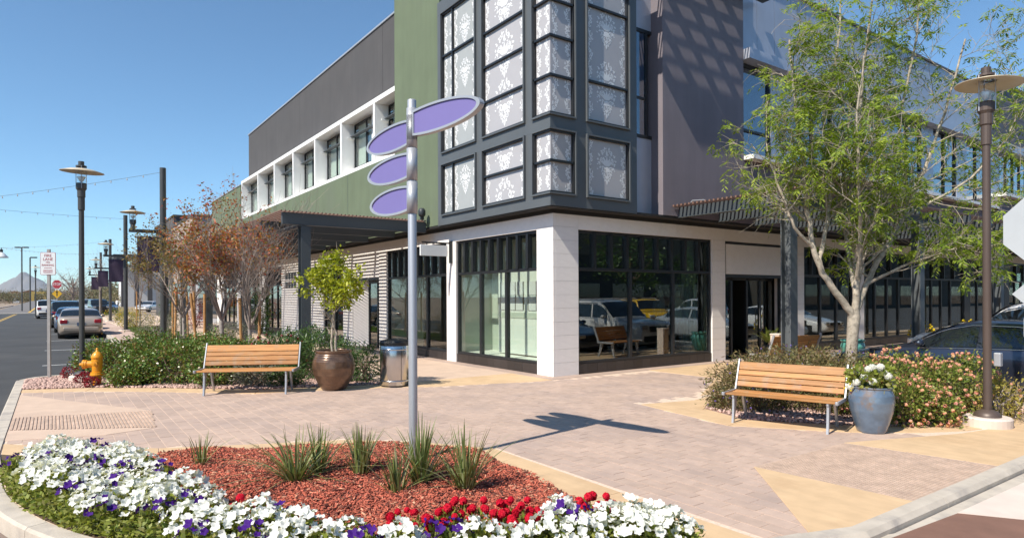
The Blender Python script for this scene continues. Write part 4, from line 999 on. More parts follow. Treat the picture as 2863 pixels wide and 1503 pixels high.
# ================================================================== SIGNS
sp = thing('sign_post', 'silver wayfinding post with four blank purple oval sign blades standing in the mulch bed', 'sign', (3.04, 6.02, 0))
part('pole', MB().lathe([(.046, -.02), (.046, 3.79), (.042, 3.80), (0, 3.80)], n=20), 'alu', sp, smooth=False)
for p_ in bpy.data.objects['pole'].data.polygons: p_.use_smooth = len(p_.vertices) == 4
def blade(ang, sgn, zc, tip, lb):
    dr = Vector((math.cos(R(ang)) * sgn, -math.sin(R(ang)) * sgn, 0)); nr = Vector((-dr.y, dr.x, 0)); a_ = tip * .642; c_ = tip - a_; b_ = .148
    def outline(s_):
        pts = []
        t0 = math.acos(max(-1, min(1, (.04 - c_) / (a_ * 1.0))))
        for i in range(41):
            t = -t0 + 2 * t0 * i / 40; pts.append((max(.04, c_ + a_ * math.cos(t) - (0 if s_ == 1 else (1 - s_) * .3 * math.cos(t))), b_ * s_ * math.sin(t)))
        return pts
    o = outline(1.0); i_ = outline(.84); n = len(o); th = .03
    def P3(u, v, d): return tuple(dr * u + nr * d + Vector((0, 0, zc + v)))
    mb = MB(); V = []
    for d in (-th, th):
        V += [P3(u, v, d) for u, v in o]; V += [P3(u, v, d) for u, v in i_]
    F = []
    for j in range(n):
        k = (j + 1) % n
        F += [(j, k, n + k, n + j), (2 * n + j, 3 * n + j, 3 * n + k, 2 * n + k), (j, 2 * n + j, 2 * n + k, k), (n + j, n + k, 3 * n + k, 3 * n + j)]
    mb.add(V, F); bl = part('sign_blade', mb, 'alu_paint', sp, label=lb)
    fc = MB()
    for d in (-th * .55, th * .55): fc.add([P3(u, v, d) for u, v in i_], [tuple(range(n)) if d > 0 else tuple(range(n))[::-1]])
    part('sign_face', fc, 'sign_purple', bl)
    cl = MB(); cl.lathe([(.047, zc - .165), (.056, zc - .165), (.056, zc + .165), (.047, zc + .165)], n=16); part('clamp', cl, 'alu', bl, smooth=True)
    for v in (-.1, .1): part('bolt', MB().obox(dr * .058 + Vector((0, 0, zc + v)), (.012, .012, .012), Matrix.Identity(3)), 'alu', bl)
blade(80, 1, 3.545, 1.07, 'oval blade reaching out alone on the other side of the post'); blade(87, -1, 3.47, 1.0, 'highest of the three stacked oval blades'); blade(87, -1, 3.13, .98, None); blade(87, -1, 2.785, .92, None)
hs = thing('hanging_sign', 'blank pale hanging sign on a bracket at the stone pier by the display window', 'sign', (8.8, 15.2, 3.0))
part('board', MB().box(7.9, 8.72, 15.17, 15.23, 2.86, 3.15), 'sign_white', hs, True, bevel=.006)
part('bracket', MB().box(7.95, 8.84, 15.185, 15.215, 3.20, 3.235).box(8.80, CX + .0, 15.16, 15.24, 2.68, 3.28), 'black_frame', hs, True)
for x in (8.1, 8.6): part('hanger', MB().box(x - .01, x + .01, 15.19, 15.21, 3.15, 3.2), 'black_frame', hs, True)
def rrect(w_, h_, r, n=5):
    p = []
    for cx_, cy_, a0 in ((w_ / 2 - r, h_ / 2 - r, 0), (-w_ / 2 + r, h_ / 2 - r, 90), (-w_ / 2 + r, -h_ / 2 + r, 180), (w_ / 2 - r, -h_ / 2 + r, 270)):
        for i in range(n + 1): p.append((cx_ + r * math.cos(R(a0 + 90 * i / n)), cy_ + r * math.sin(R(a0 + 90 * i / n))))
    return p
def plate(poly, th=.004):   # plate in the xz plane, front towards -y
    return on_plane(MB().prism(poly, -th / 2, th / 2), lambda u, v, w_: (u, -w_, v))
def lettering(txt, size, m, parent, x, y, z, sx=1.0):
    me = text_mesh(txt, size); o = link('lettering', me, m, parent); o.rotation_euler = (R(90), 0, 0); o.location = (x, y, z); o.scale = (sx, 1, 1); return o
fs = thing('fire_lane_sign', 'white FIRE LANE NO PARKING sign on a slim post in the pink gravel', 'sign', (-.07, 17.5, 0), R(-31))
part('post', MB().box(-.03, .03, -.02, .02, 0, 2.85), 'galv', fs)
pn = part('panel', plate(rrect(.325, .50, .03)), 'sign_red', fs); pn.location = (0, -.026, 2.53)
p2_ = part('panel_face', plate(rrect(.308, .483, .024)), 'sign_white', pn); p2_.location = (0, -.003, 0)
for t, s_, z in (('FIRE', .085, .175), ('LANE', .085, .095), ('NO', .055, .03), ('PARKING', .062, -.035)): lettering(t, s_, 'sign_red', pn, 0, -.0065, z)
ln = MB()
for z, w0 in ((-.095, .16), (-.145, .19), (-.17, .2), (-.197, .18)):
    x = -w0 / 2
    while x < w0 / 2:
        l_ = random.uniform(.012, .03); ln.box(x, min(x + l_, w0 / 2), -.0075, -.0055, z - .006, z + .006); x += l_ + .007
part('fine_print', ln, 'sign_red', pn)
def octagon(r): return [(r * math.cos(R(22.5 + 45 * i)), r * math.sin(R(22.5 + 45 * i))) for i in range(8)]
so = thing('stop_sign', 'red STOP sign above a small yellow diamond sign far along the street', 'sign', (.3, 67, 0), R(-25))
part('post', MB().box(-.03, .03, -.03, .03, -.1, 3.35), 'galv', so)
q = part('panel', plate(octagon(.40)), 'sign_white', so); q.location = (0, -.035, 3.0)
q2 = part('panel_face', plate(octagon(.375)), 'sign_red', q); q2.location = (0, -.006, 0); lettering('STOP', .30, 'sign_white', q, 0, -.010, 0, .85)
q = part('diamond_plate', plate([(0, .4), (.4, 0), (0, -.4), (-.4, 0)]), 'sign_yellow', so); q.location = (0, -.035, 2.2)
ar = MB().box(-.04, .04, -.008, -.005, -.2, .15); ar.add([(-.12, -.006, .12), (.12, -.006, .12), (0, -.006, .26)], [(0, 1, 2)]); part('arrow_mark', ar, 'car_trim', q)
q = part('small_plate', plate(rrect(.3, .15, .02)), 'sign_white', so); q.location = (0, -.035, 2.53)
sb = thing('stop_sign', 'unpainted silver back of an octagonal street sign at the kerb near the ramp', 'sign', (8.51, 2.21, 0), R(-82))
part('post', MB().box(-.03, .03, -.03, .03, -.13, 2.95), 'galv', sb)
q = part('panel', plate(octagon(.405), .004), 'sign_back', sb); q.location = (0, .035, 2.46)
q = part('panel_front', plate(octagon(.38), .003), 'sign_red', sb); q.location = (0, .041, 2.46)
q = part('diamond_plate', plate([(0, .3), (.3, 0), (0, -.3), (-.3, 0)]), 'sign_back', sb); q.location = (0, .036, 1.76)
q = part('small_plate', plate(rrect(.38, .235, .03)), 'sign_back', sb); q.location = (0, -.034, 1.40)

# ================================================================== LAMPS, POLES, BANNERS, STRING LIGHTS
def lamp_head(par, z, rd=.40, metal='pole_grey', tilt=0.0, x=0.0):
    """glass lantern with a wide disc shade; z is the underside of the collar"""
    c = (x, 0, z)
    part('collar', MB().lathe([(.055, 0), (.075, .02), (.075, .16), (.10, .20), (.10, .30), (.085, .32), (0, .32)], c, 14), metal, par, smooth=False)
    part('glass_cylinder', MB().lathe([(.088, .32), (.088, .62)], c, 18), 'lamp_glass', par, smooth=True)
    part('reflector', MB().lathe([(.02, .34), (.085, .45), (.08, .455), (.02, .40)], c, 14), 'reflector', par, smooth=True)
    sh = part('shade', MB().lathe([(.09, .60), (rd * .6, .585), (rd, .545), (rd + .004, .555), (rd * .6, .605), (.09, .63)], (0, 0, 0), 36), 'shade_tan', par, smooth=True); sh.location = c; sh.rotation_euler = (tilt, tilt * .5, 0)
    part('cap', MB().lathe([(.10, .66), (.10, .69), (.055, .70), (.055, .78), (.0, .79)], c, 14), metal, par)
    for k in range(3):
        a = R(30 + 120 * k); part('stay_rod', MB().tube([(x + .105 * math.cos(a), .105 * math.sin(a), z + .2), (x + .105 * math.cos(a), .105 * math.sin(a), z + .68)], .008, 5), 'alu', par)
def lamp_post(loc, h, rd, metal, lb, foot=.26, pr_=.052, group=None, sq=False):
    t = thing('street_lamp', lb, 'street lamp', loc, 0, group)
    zt = h - .79
    part('pole', MB().lathe([(pr_ * 1.02, .12), (pr_, zt * .5), (pr_ * .95, zt + .005)], n=16), metal, t, smooth=True)
    part('pole_sleeve', MB().lathe([(pr_ * .95, zt - .26), (pr_ * 1.25, zt - .25), (pr_ * 1.25, zt + .0), (pr_, zt + .01)], n=14), metal, t)
    part('base_cover', MB().lathe([(.16, .12), (.155, .16), (.12, .20), (pr_ * 1.1, .225)], n=20), metal, t, smooth=True)
    if foot: part('footing', MB().lathe([(foot, -.05), (foot, .11), (foot - .02, .13), (0, .13)], n=28), 'concrete_light', t)
    lamp_head(t, zt, rd, metal, R(3)); return t
lamp_post((.5, 16.43, 0), 4.68, .40, 'pole_grey', 'tall dark street lamp with a disc shade behind the yellow hydrant', .24)
lamp_post((10.17, 3.28, 0), 4.80, .385, 'pole_brown', 'brown street lamp with a disc shade beside the pink lantana bush', .28, .049)
bx_ = part('outlet_box', MB().box(.06, .15, -.13, -.05, .80, .98), 'alu', bpy.data.objects['street_lamp.001'], bevel=.01)
fl = lamp_post((-1.3, 74, -.1), 5.0, .40, 'pole_grey', 'small far street lamp beside the distant STOP sign', 0)
poles = []
for k, (x, y, lb) in enumerate(((3.1, 25.0, 'nearest tall banner pole rising behind the hedge with a disc lamp on its arm'), (3.2, 40.3, 'second banner pole along the lawn edge with string lights at its top'), (3.53, 57.1, 'third banner pole along the pink pavement'), (3.8, 74.0, 'farthest banner pole along the pink pavement'))):
    if k == 0:
        t = thing('banner_pole', lb, 'banner pole', (x, y, 0), 0, 'banner poles along the pavement')
        part('pole', MB().tube([(0, 0, .1), (0, 0, 6.25)], .10, 18), 'pole_grey', t, smooth=False)
        part('footing', MB().lathe([(.34, -.05), (.34, .06), (.32, .08), (0, .08)], n=24), 'concrete_light', t)
        part('base_plate', MB().box(-.19, .19, -.19, .19, .08, .105), 'pole_grey', t)
        part('arm', MB().bar((-.05, 0, 4.04), (-1.02, 0, 4.04), .10, .11), 'pole_grey', t)
        lamp_head(t, 4.09, .38, 'pole_grey', 0, -.90)
        part('banner_rod', MB().tube([(-.08, 0, 3.86), (-.80, 0, 3.86)], .012, 6), 'pole_grey', t); part('banner_rod', MB().tube([(-.08, 0, 2.66), (-.80, 0, 2.66)], .012, 6), 'pole_grey', t)
        bn = MB(); n = 9
        for d in (-.004, .004):
            for i in range(n):
                for j in range(n):
                    def pt(a, b): return (-.12 - .66 * a / n, d + .012 * math.sin(a * .9 + b * .5), 3.86 - 1.2 * b / n)
                    q_ = [pt(i, j), pt(i + 1, j), pt(i + 1, j + 1), pt(i, j + 1)]; bn.add(q_, [(0, 1, 2, 3)])
        part('banner', bn, 'banner', t, smooth=True); p0 = t
    else:
        t = copy_tree(p0); t.location = (x, y, 0); t['label'] = lb; WL[t.name] = Vector((x, y, 0))
def string_light(a, b, sag, lb, n=34):
    a, b = Vector(a), Vector(b); t = thing('string_light', lb, 'string lights', a, 0, 'strings of lights across the street')
    pts = [(b - a) * (i / n) + Vector((0, 0, -4 * sag * (i / n) * (1 - i / n))) for i in range(n + 1)]
    part('wire', MB().tube(pts, .006, 5), 'cable', t); bl = MB()
    m = int((b - a).length / .62)
    for i in range(1, m):
        u = i / m; p = (b - a) * u + Vector((0, 0, -4 * sag * u * (1 - u))); bl.lathe([(.009, 0), (.010, -.03), (.02, -.055), (.014, -.08), (0, -.086)], p, 6)
    part('bulbs', bl, 'bulb', t, kind='stuff')
string_light((3.0, 25, 6.08), (-8.6, 36.4, 4.95), .2, 'string of lights tied near the top of the nearest banner pole')
string_light((3.1, 40.3, 6.05), (-8.6, 37.0, 6.25), .15, 'string of lights leaving the top of the second banner pole')
string_light((3.43, 57.1, 6.1), (-3.0, 58.8, 5.45), .12, 'string of lights between the third banner pole and the hanging bell lamp')
string_light((3.7, 74, 6.15), (-3.0, 58.8, 5.45), .2, 'string of lights between the farthest banner pole and the hanging bell lamp')
string_light((-3.0, 58.8, 5.45), (-16, 58, 6.3), .2, 'string of lights running from the hanging bell lamp away over the street')
hl = thing('hanging_lamp', 'white bell shaped lamp hanging from the string lights over the street', 'lamp', (-3.0, 58.8, 5.45))
part('bell_shade', MB().lathe([(.07, -.32), (.20, -.42), (.40, -.66), (.42, -.72), (.40, -.72), (.18, -.44), (.06, -.34)], n=20), 'sign_white', hl, smooth=True); part('socket', MB().lathe([(.02, 0), (.03, -.1), (.10, -.14), (.10, -.32), (0, -.33)], n=12), 'steel_dark', hl)

# ================================================================== STREET FURNITURE
def bench(lb, loc, rz, L, group=None, dark=False):
    t = thing('bench', lb, 'bench', loc, rz, group); h = L / 2; sy, sz = -.02, .02
    back = lambda s: Vector((0, .20 + .16 * s, .46 + .40 * s))           # s 0..1 up the back
    for k, (s0, s1) in enumerate(((.09, .275), (.30, .48), (.505, .685), (.71, 1.0))):
        a, b = back(s0), back(s1); m_ = (a + b) / 2; d = (b - a)
        M = Matrix((Vector((1, 0, 0)), d.normalized(), Vector((1, 0, 0)).cross(d.normalized()))).transposed()
        o = part('back_plank', MB().obox((0, m_.y - .018, m_.z), (h - .03, d.length / 2, .014), M), 'bench_wood', t, bevel=.004)
    for k in range(5):
        y0 = -.28 + k * .094; z = .445 - .012 * math.sin(k / 4 * math.pi)
        part('seat_plank', MB().box(-h + .03, h - .03, y0, y0 + .084, z - .024, z), 'bench_wood', t, bevel=.004)
    for s in (-1, 1):
        x = s * (h - .012)
        fr = MB(); fr.bar((x, -.315, .43), (x, .24, .43), .022, .05)
        fr.bar((x, .19, .43), (x, .375, .90), .022, .055, (0, 1, 0)); fr.lathe([(0, -.012), (.022, -.012), (.022, .03), (0, .032)], (x, -.315, .43), 10)
        part('end_frame', fr, 'alu', t, bevel=.004)
        xl = s * (h - .16 * L / 1.8)
        for y0, y1 in ((-.20, -.27), (.17, .30)):
            lg = MB(); n = 6; pts = []
            for i in range(n + 1):
                u = i / n; pts.append((xl, y0 + (y1 - y0) * u ** 1.6, .42 * (1 - u)))
            V = []
            for i, p in enumerate(pts):
                w_ = .055 - .033 * i / n
                for dx, dy in ((-1, -1), (1, -1), (1, 1), (-1, 1)): V.append((p[0] + dx * .014, p[1] + dy * w_, p[2]))
            F = [(i * 4 + j, i * 4 + (j + 1) % 4, i * 4 + 4 + (j + 1) % 4, i * 4 + 4 + j) for i in range(n) for j in range(4)] + [(3, 2, 1, 0), tuple(n * 4 + j for j in range(4))]
            part('leg', MB().add(V, F), 'alu', t)
        part('cross_rail', MB().box(xl - .012, xl + .012, -.27, .24, .385, .42), 'alu', t)
    part('under_rail', MB().box(-h + .1, h - .1, -.02, .03, .39, .42), 'alu', t)
    return t
bench('long wooden slatted bench with steel legs in front of the green hedge', (2.95, 12.50, 0), R(-28.3), 1.73)
bench('shorter wooden slatted bench with steel legs beside the blue glazed pot', (8.06, 4.93, 0), R(-74), 1.46).scale = (1, 1, .92)
bench('shaded bench seen from behind the ruellia bushes near the shop door', (13.6, 8.3, 0), R(170), 1.5)
bn = thing('litter_bin', 'round stainless steel litter bin with a black lid beside the bronze pot', 'litter bin', (5.52, 11.72, 0))
part('drum', MB().lathe([(.27, .03), (.29, .035), (.29, .80), (.285, .81)], n=36), 'steel_brushed', bn, smooth=True)
part('base_ring', MB().lathe([(.272, 0), (.272, .04), (0, .04)], n=30), 'bin_lid', bn)
part('lid', MB().lathe([(.285, .80), (.30, .81), (.30, .87), (.27, .905), (.20, .92), (.19, .91), (.17, .78), (0, .78)], n=36), 'bin_lid', bn, smooth=False)
part('door_seam', MB().box(-.004, .004, -.294, -.289, .08, .78), 'bin_lid', bn)
for k in range(2): part('hoop', MB().lathe([(.291, .10 + .62 * k), (.2955, .105 + .62 * k), (.2955, .125 + .62 * k), (.291, .13 + .62 * k)], n=36), 'steel_brushed', bn, smooth=True)
def pot(name, lb, loc, prof, m, soilz, soilr, ribs=0):
    t = thing(name, lb, 'plant pot', loc)
    pf = []
    for (r0, z0), (r1, z1) in zip(prof, prof[1:]):
        n = 7
        for i in range(n):
            u = i / n; pf.append((r0 + (r1 - r0) * u, z0 + (z1 - z0) * u))
    pf.append(prof[-1])
    if ribs: pf = [(r + (.004 * math.sin(z * ribs) if .08 < z < .68 and r > .2 else 0), z) for r, z in pf]
    part('vessel', MB().lathe(pf, n=44), m, t, smooth=True)
    part('potting_soil', MB().lathe([(soilr, soilz), (0, soilz + .02)], n=24), 'soil', t); return t
bronze = pot('plant_pot', 'large ribbed bronze pot holding a small citrus tree beside the long bench', (4.36, 11.95, 0), [(0, .0), (.20, .0), (.235, .03), (.30, .14), (.375, .30), (.40, .43), (.385, .56), (.345, .66), (.325, .70), (.335, .72), (.34, .745), (.325, .76), (.305, .755), (.30, .66)], 'bronze_glaze', .68, .31, 150)
blue = pot('plant_pot', 'blue and brown glazed pot full of white flowers at the end of the shorter bench', (8.56, 4.02, 0), [(0, 0), (.16, 0), (.172, .02), (.205, .12), (.252, .28), (.268, .40), (.262, .48), (.240, .545), (.235, .56), (.246, .575), (.244, .59), (.225, .59), (.215, .52)], 'blue_glaze', .54, .22)
teal = pot('plant_pot', 'teal glazed pot under the pergola beyond the ruellia bushes', (17.1, 8.5, 0), [(0, 0), (.18, 0), (.26, .2), (.30, .42), (.26, .54), (.30, .56), (.30, .60), (.27, .60), (.24, .5)], 'teal_glaze', .54, .25)
palmpot = pot('plant_pot', 'dark pot with a small sago palm outside the shop door', (15.9, 10.1, 0), [(0, 0), (.16, 0), (.22, .2), (.24, .38), (.22, .40), (.2, .36)], 'steel_dark', .36, .2)
bo = thing('bollard', 'short pale stone bollard beside the pergola column', 'bollard', (14.6, 9.1, 0)); part('shaft', MB().box(-.12, .12, -.12, .12, 0, .78), 'concrete_light', bo, bevel=.015); part('cap', MB().box(-.13, .13, -.13, .13, .78, .82), 'concrete_light', bo, bevel=.01)
# fire hydrant
hy = thing('fire_hydrant', 'yellow fire hydrant at the edge of the hedge', 'hydrant', (.72, 15.36, 0), R(-20))
part('barrel', MB().lathe([(.105, .0), (.105, .03), (.075, .035), (.075, .20), (.08, .21)], n=20), 'hydrant_yellow', hy, smooth=False)
part('ground_flange', MB().lathe([(.075, .21), (.125, .215), (.125, .245), (.115, .25), (.115, .28), (.085, .285)], n=20), 'hydrant_yellow', hy)
part('upper_barrel', MB().lathe([(.085, .28), (.09, .30), (.095, .42), (.10, .50), (.095, .56)], n=20), 'hydrant_yellow', hy, smooth=True)
part('bonnet', MB().lathe([(.095, .555), (.108, .56), (.105, .585), (.085, .64), (.05, .68), (.022, .70), (.022, .745), (.012, .765), (0, .77)], n=20), 'hydrant_yellow', hy, smooth=True)
nz = part('pumper_nozzle', MB().lathe([(.07, 0), (.07, .13), (.085, .13), (.085, .16), (.092, .165), (.092, .20), (.07, .205), (.028, .21), (.028, .255), (.018, .262), (0, .262)], n=16), 'hydrant_yellow', hy); nz.location = (-.05, 0, .44); nz.rotation_euler = (0, R(-90), 0)
for s in (-1, 1):
    nz = part('hose_nozzle', MB().lathe([(.045, 0), (.045, .06), (.055, .06), (.055, .10), (.02, .105), (.02, .13), (0, .13)], n=14), 'hydrant_yellow', hy); nz.location = (0, s * .07, .46); nz.rotation_euler = (R(-90 * s), 0, 0)
fb = MB()
for k in range(8):
    a = R(45 * k); fb.lathe([(.011, 0), (.011, .05), (0, .05)], (.104 * math.cos(a), .104 * math.sin(a), .205), 6)
part('flange_bolts', fb, 'alu', hy, kind='stuff')
jb = thing('junction_box', 'small grey metal utility box at the street edge behind the hedge', 'utility box', (1.2, 21.6, ZS)); part('cabinet', MB().box(-.15, .15, -.15, .15, 0, .55), 'sign_back', jb, bevel=.02); part('lid', MB().box(-.17, .17, -.17, .17, .55, .58), 'sign_back', jb)
# ================================================================== PLANTS
def lfz(x, y): return lambda l, f, z: Vector((RT[0] * l + FW[0] * f, RT[1] * l + FW[1] * f, z))
rT = random.Random(5)
def grow(mb, tips, p, d, L, r, lev, spec):
    """one limb: a bending tube, side branches along it, tips collected for leaves"""
    n = 5; pts = [p]; rad = [r]; dd = d.normalized()
    for i in range(n):
        w_ = Vector((rT.gauss(0, 1), rT.gauss(0, 1), rT.gauss(0, .6))) * spec['wob']
        dd = (dd + w_ + Vector((0, 0, spec['up'][lev]))).normalized(); pts.append(pts[-1] + dd * L / n); rad.append(r * (1 - (1 - spec['taper']) * (i + 1) / n))
    mb.tube(pts, rad, spec['sides'][lev], cap=False)
    if lev >= spec['levels']:
        for i in range(2, n + 1): tips.append((pts[i], (pts[i] - pts[i - 1]).normalized()))
        return
    k = spec['kids'][lev]
    for j in range(k):
        t = spec['start'] + (1 - spec['start']) * (j + rT.random()) / k; i = min(n - 1, int(t * n)); u = t * n - i
        q = pts[i].lerp(pts[i + 1], u); ax = (pts[i + 1] - pts[i]).normalized()
        sd = ax.orthogonal(); sd.rotate(Matrix.Rotation(rT.uniform(0, 6.28), 3, ax)); a = R(rT.uniform(*spec['ang']))
        grow(mb, tips, q, ax * math.cos(a) + sd * math.sin(a), L * rT.uniform(*spec['len']), max(rad[i] * spec['rk'], spec['rmin']), lev + 1, spec)
    tips.append((pts[-1], dd))
def path_limb(mb, tips, pts, r0, r1, spec, lev=0, kids=10, L=1.0, t0=.22):
    n = len(pts); sm = []
    for i in range(n - 1):
        a, b = pts[i], pts[i + 1]; pr_ = pts[i - 1] if i else a - (b - a); nx = pts[i + 2] if i + 2 < n else b + (b - a)
        for j in range(4):
            t = j / 4; sm.append(0.5 * ((2 * a) + (b - pr_) * t + (2 * pr_ - 5 * a + 4 * b - nx) * t * t + (3 * a - pr_ - 3 * b + nx) * t ** 3))
    sm.append(pts[-1]); m = len(sm)
    sm = [p + Vector((rT.gauss(0, .012), rT.gauss(0, .012), 0)) for p in sm]
    rad = [r0 + (r1 - r0) * i / (m - 1) for i in range(m)]
    mb.tube(sm, rad, 9, cap=False)
    for j in range(kids):
        t = t0 + (1 - t0) * (j + rT.random()) / kids; i = min(m - 2, int(t * (m - 1))); q = sm[i]; ax = (sm[i + 1] - sm[i]).normalized()
        sd = ax.orthogonal(); sd.rotate(Matrix.Rotation(rT.uniform(0, 6.28), 3, ax)); a = R(rT.uniform(*spec['ang']))
        grow(mb, tips, q, ax * math.cos(a) + sd * math.sin(a), L * rT.uniform(.6, 1.25), max(rad[i] * .45, spec['rmin']), lev + 1, spec)
    tips.append((sm[-1], ax))
# --- feathery tree beside the shorter bench
tx, ty = 12.0, 6.0; F3 = lfz(tx, ty)
at_ = thing('acacia_tree', 'feathery bright green tree with pale forked trunk behind the shorter bench', 'tree', (tx, ty, 0))
spec = dict(levels=3, wob=.13, up=[0, .10, .05, -.02], taper=.45, sides=[9, 6, 4, 4], kids=[0, 5, 4, 0], start=.2, ang=(22, 58), len=(.45, .8), rk=.55, rmin=.0045)
tb = MB(); tips = []
tb.tube([F3(0, 0, -.05), F3(-.01, 0, .1), F3(.0, 0, .5), F3(.03, 0, 1.0), F3(.06, 0, 1.35), F3(.05, 0, 1.5)], [.13, .108, .096, .098, .110, .096], 14, cap=False)
Z = lambda *a: [F3(*p) for p in a]
path_limb(tb, tips, Z((.02, 0, 1.38), (-.16, -.05, 1.62), (-.48, -.1, 2.05), (-.72, -.1, 2.55), (-.82, -.1, 3.3), (-.98, -.2, 4.3), (-1.10, -.2, 5.3), (-1.2, -.2, 6.4)), .072, .020, spec, 0, 13, 1.0, .5)
path_limb(tb, tips, Z((.07, 0, 1.38), (.12, 0, 1.9), (.20, .05, 2.6), (.24, .1, 3.4), (.14, .1, 4.4), (.28, .1, 5.6), (.40, 0, 7.2)), .068, .018, spec, 0, 17, 1.1)
path_limb(tb, tips, Z((.10, .02, 1.45), (.34, .1, 1.95), (.70, .15, 2.55), (1.12, .25, 3.2), (1.55, .3, 4.1), (1.95, .3, 5.2), (2.35, .3, 6.6)), .06, .016, spec, 0, 16, 1.1)
path_limb(tb, tips, Z((-.62, -.1, 2.3), (-.42, .1, 2.9), (-.26, .2, 3.8), (-.36, .2, 4.9), (-.2, .1, 6.2), (-.1, .1, 7.4)), .045, .015, spec, 0, 13, 1.0)
path_limb(tb, tips, Z((.22, .1, 2.7), (.55, .2, 3.2), (.92, .2, 4.0), (1.05, .2, 5.0), (1.25, .1, 6.3), (1.4, .1, 7.4)), .045, .014, spec, 0, 13, 1.0)
path_limb(tb, tips, Z((.34, .1, 1.95), (.78, -.2, 2.25), (1.25, -.4, 2.45), (1.75, -.6, 2.6), (2.3, -.7, 2.42)), .03, .008, spec, 0, 10, .7)
path_limb(tb, tips, Z((.14, 0, 2.0), (-.02, -.35, 2.7), (-.2, -.7, 3.5), (-.35, -.9, 4.6), (-.3, -1.0, 5.8)), .04, .012, spec, 0, 12, 1.0)
path_limb(tb, tips, Z((.12, .1, 1.9), (.25, .6, 2.7), (.35, 1.0, 3.7), (.6, 1.2, 4.9), (.7, 1.3, 6.2)), .04, .012, spec, 0, 12, 1.0)
path_limb(tb, tips, Z((-.72, -.1, 2.6), (-1.1, -.2, 3.0), (-1.35, -.2, 3.6), (-1.62, -.2, 4.4), (-1.6, -.2, 5.3)), .032, .010, spec, 0, 10, .8)
path_limb(tb, tips, Z((1.1, .25, 3.2), (1.6, .1, 3.5), (2.2, 0, 3.9), (2.8, -.1, 4.6), (3.3, -.1, 5.6)), .03, .010, spec, 0, 11, .9)
part('trunk', tb, 'bark_pale', at_, smooth=True)
tips_np = np.array([tuple(t[0]) for t in tips]); la_ = (tips_np[:, 0] * RT[0] + tips_np[:, 1] * RT[1])
tips_np = tips_np[~((la_ < -1.25) & (tips_np[:, 2] < 3.5)) & ~((la_ > .5) & (tips_np[:, 2] < 1.9))]
tips_np = tips_np[RG.random(len(tips_np)) < .5]
def sprays(P, n, Lr, leaf, wd, m=11, droop=.55, spread=.05, rng=RG):
    """feathery compound leaves: a drooping midrib with narrow leaflets on both sides"""
    idx = rng.integers(0, len(P), n); B0 = P[idx] + rng.normal(size=(n, 3)) * spread
    d = rng.normal(size=(n, 3)); d[:, 2] = d[:, 2] * .4 + .1; d /= np.linalg.norm(d, axis=1, keepdims=True)
    L = Lr * rng.uniform(.6, 1.3, n); Vs = []
    sd = np.cross(d, [0, 0, 1.0]); sd /= np.linalg.norm(sd, axis=1, keepdims=True) + 1e-9
    for k in range(m):
        t = (k + 1) / m; q = B0 + d * (L * t)[:, None]; q[:, 2] -= droop * L * t * t
        s_ = 1 if k % 2 else -1
        dirn = d * .55 + sd * s_ * .8; dirn[:, 2] -= .25 + droop * t; dirn += rng.normal(size=(n, 3)) * .18; dirn /= np.linalg.norm(dirn, axis=1, keepdims=True)
        ll = (leaf * rng.uniform(.7, 1.2, n) * (1.1 - .5 * abs(t - .5)))[:, None]; up = np.cross(dirn, sd) ; w_ = np.cross(dirn, up); w_ /= np.linalg.norm(w_, axis=1, keepdims=True) + 1e-9
        w_ = w_ + rng.normal(size=(n, 3)) * .3
        Vs.append(np.stack([q, q + dirn * ll * .45 + w_ * wd, q + dirn * ll, q + dirn * ll * .45 - w_ * wd], 1))
    V = np.stack(Vs, 1).reshape(-1, 3); return V, np.arange(len(V)).reshape(-1, 4)
part('crown', sprays(tips_np, 3700, .22, .105, .011, spread=.03), 'leaf_acacia', at_)

# --- citrus in the bronze pot
ct = thing('citrus_tree', 'small yellow green citrus tree with twin pale stems growing in the bronze pot', 'tree', (4.36, 11.95, .68))
cb = MB(); tips = []
sp2 = dict(levels=2, wob=.16, up=[0, .05, 0], taper=.5, sides=[6, 5, 4], kids=[4, 4, 0], start=.3, ang=(25, 70), len=(.5, .8), rk=.6, rmin=.004)
F3 = lfz(0, 0)
for dx, top in ((-.05, (-.12, 0, 1.25)), (.045, (.10, .05, 1.35))):
    path_limb(cb, tips, [F3(dx, 0, 0), F3(dx * .6, 0, .4), F3(dx * .3, 0, .75), F3(top[0] * .5, top[1], 1.0), F3(*top), F3(top[0] * 2.2, top[1], 1.75)], .024, .009, sp2, 0, 10, .45)
part('trunk', cb, 'bark_pale', ct, smooth=True)
bl = [(.0, 0, 1.55, .34, .32, .30), (-.34, -.22, 1.33, .30, .26, .22), (.30, -.26, 1.25, .32, .26, .26), (.02, .1, 1.12, .30, .30, .20), (.12, -.08, 1.85, .16, .16, .16), (-.5, .3, 1.45, .20, .2, .16), (.52, -.40, 1.45, .18, .18, .2), (-.16, .1, 1.78, .2, .2, .14), (.22, -.15, .98, .2, .2, .12)]
bl = [(RT[0] * a + FW[0] * b, RT[1] * a + FW[1] * b, c, d, e, f) for a, b, c, d, e, f in bl]
Pp, Dn = blob_points(bl, 2500, .25, clump=150, crad=.05)
part('crown', leaves(Pp, .085, .042, .8, .15, outward=Dn, bias=.45), 'leaf_citrus', ct)

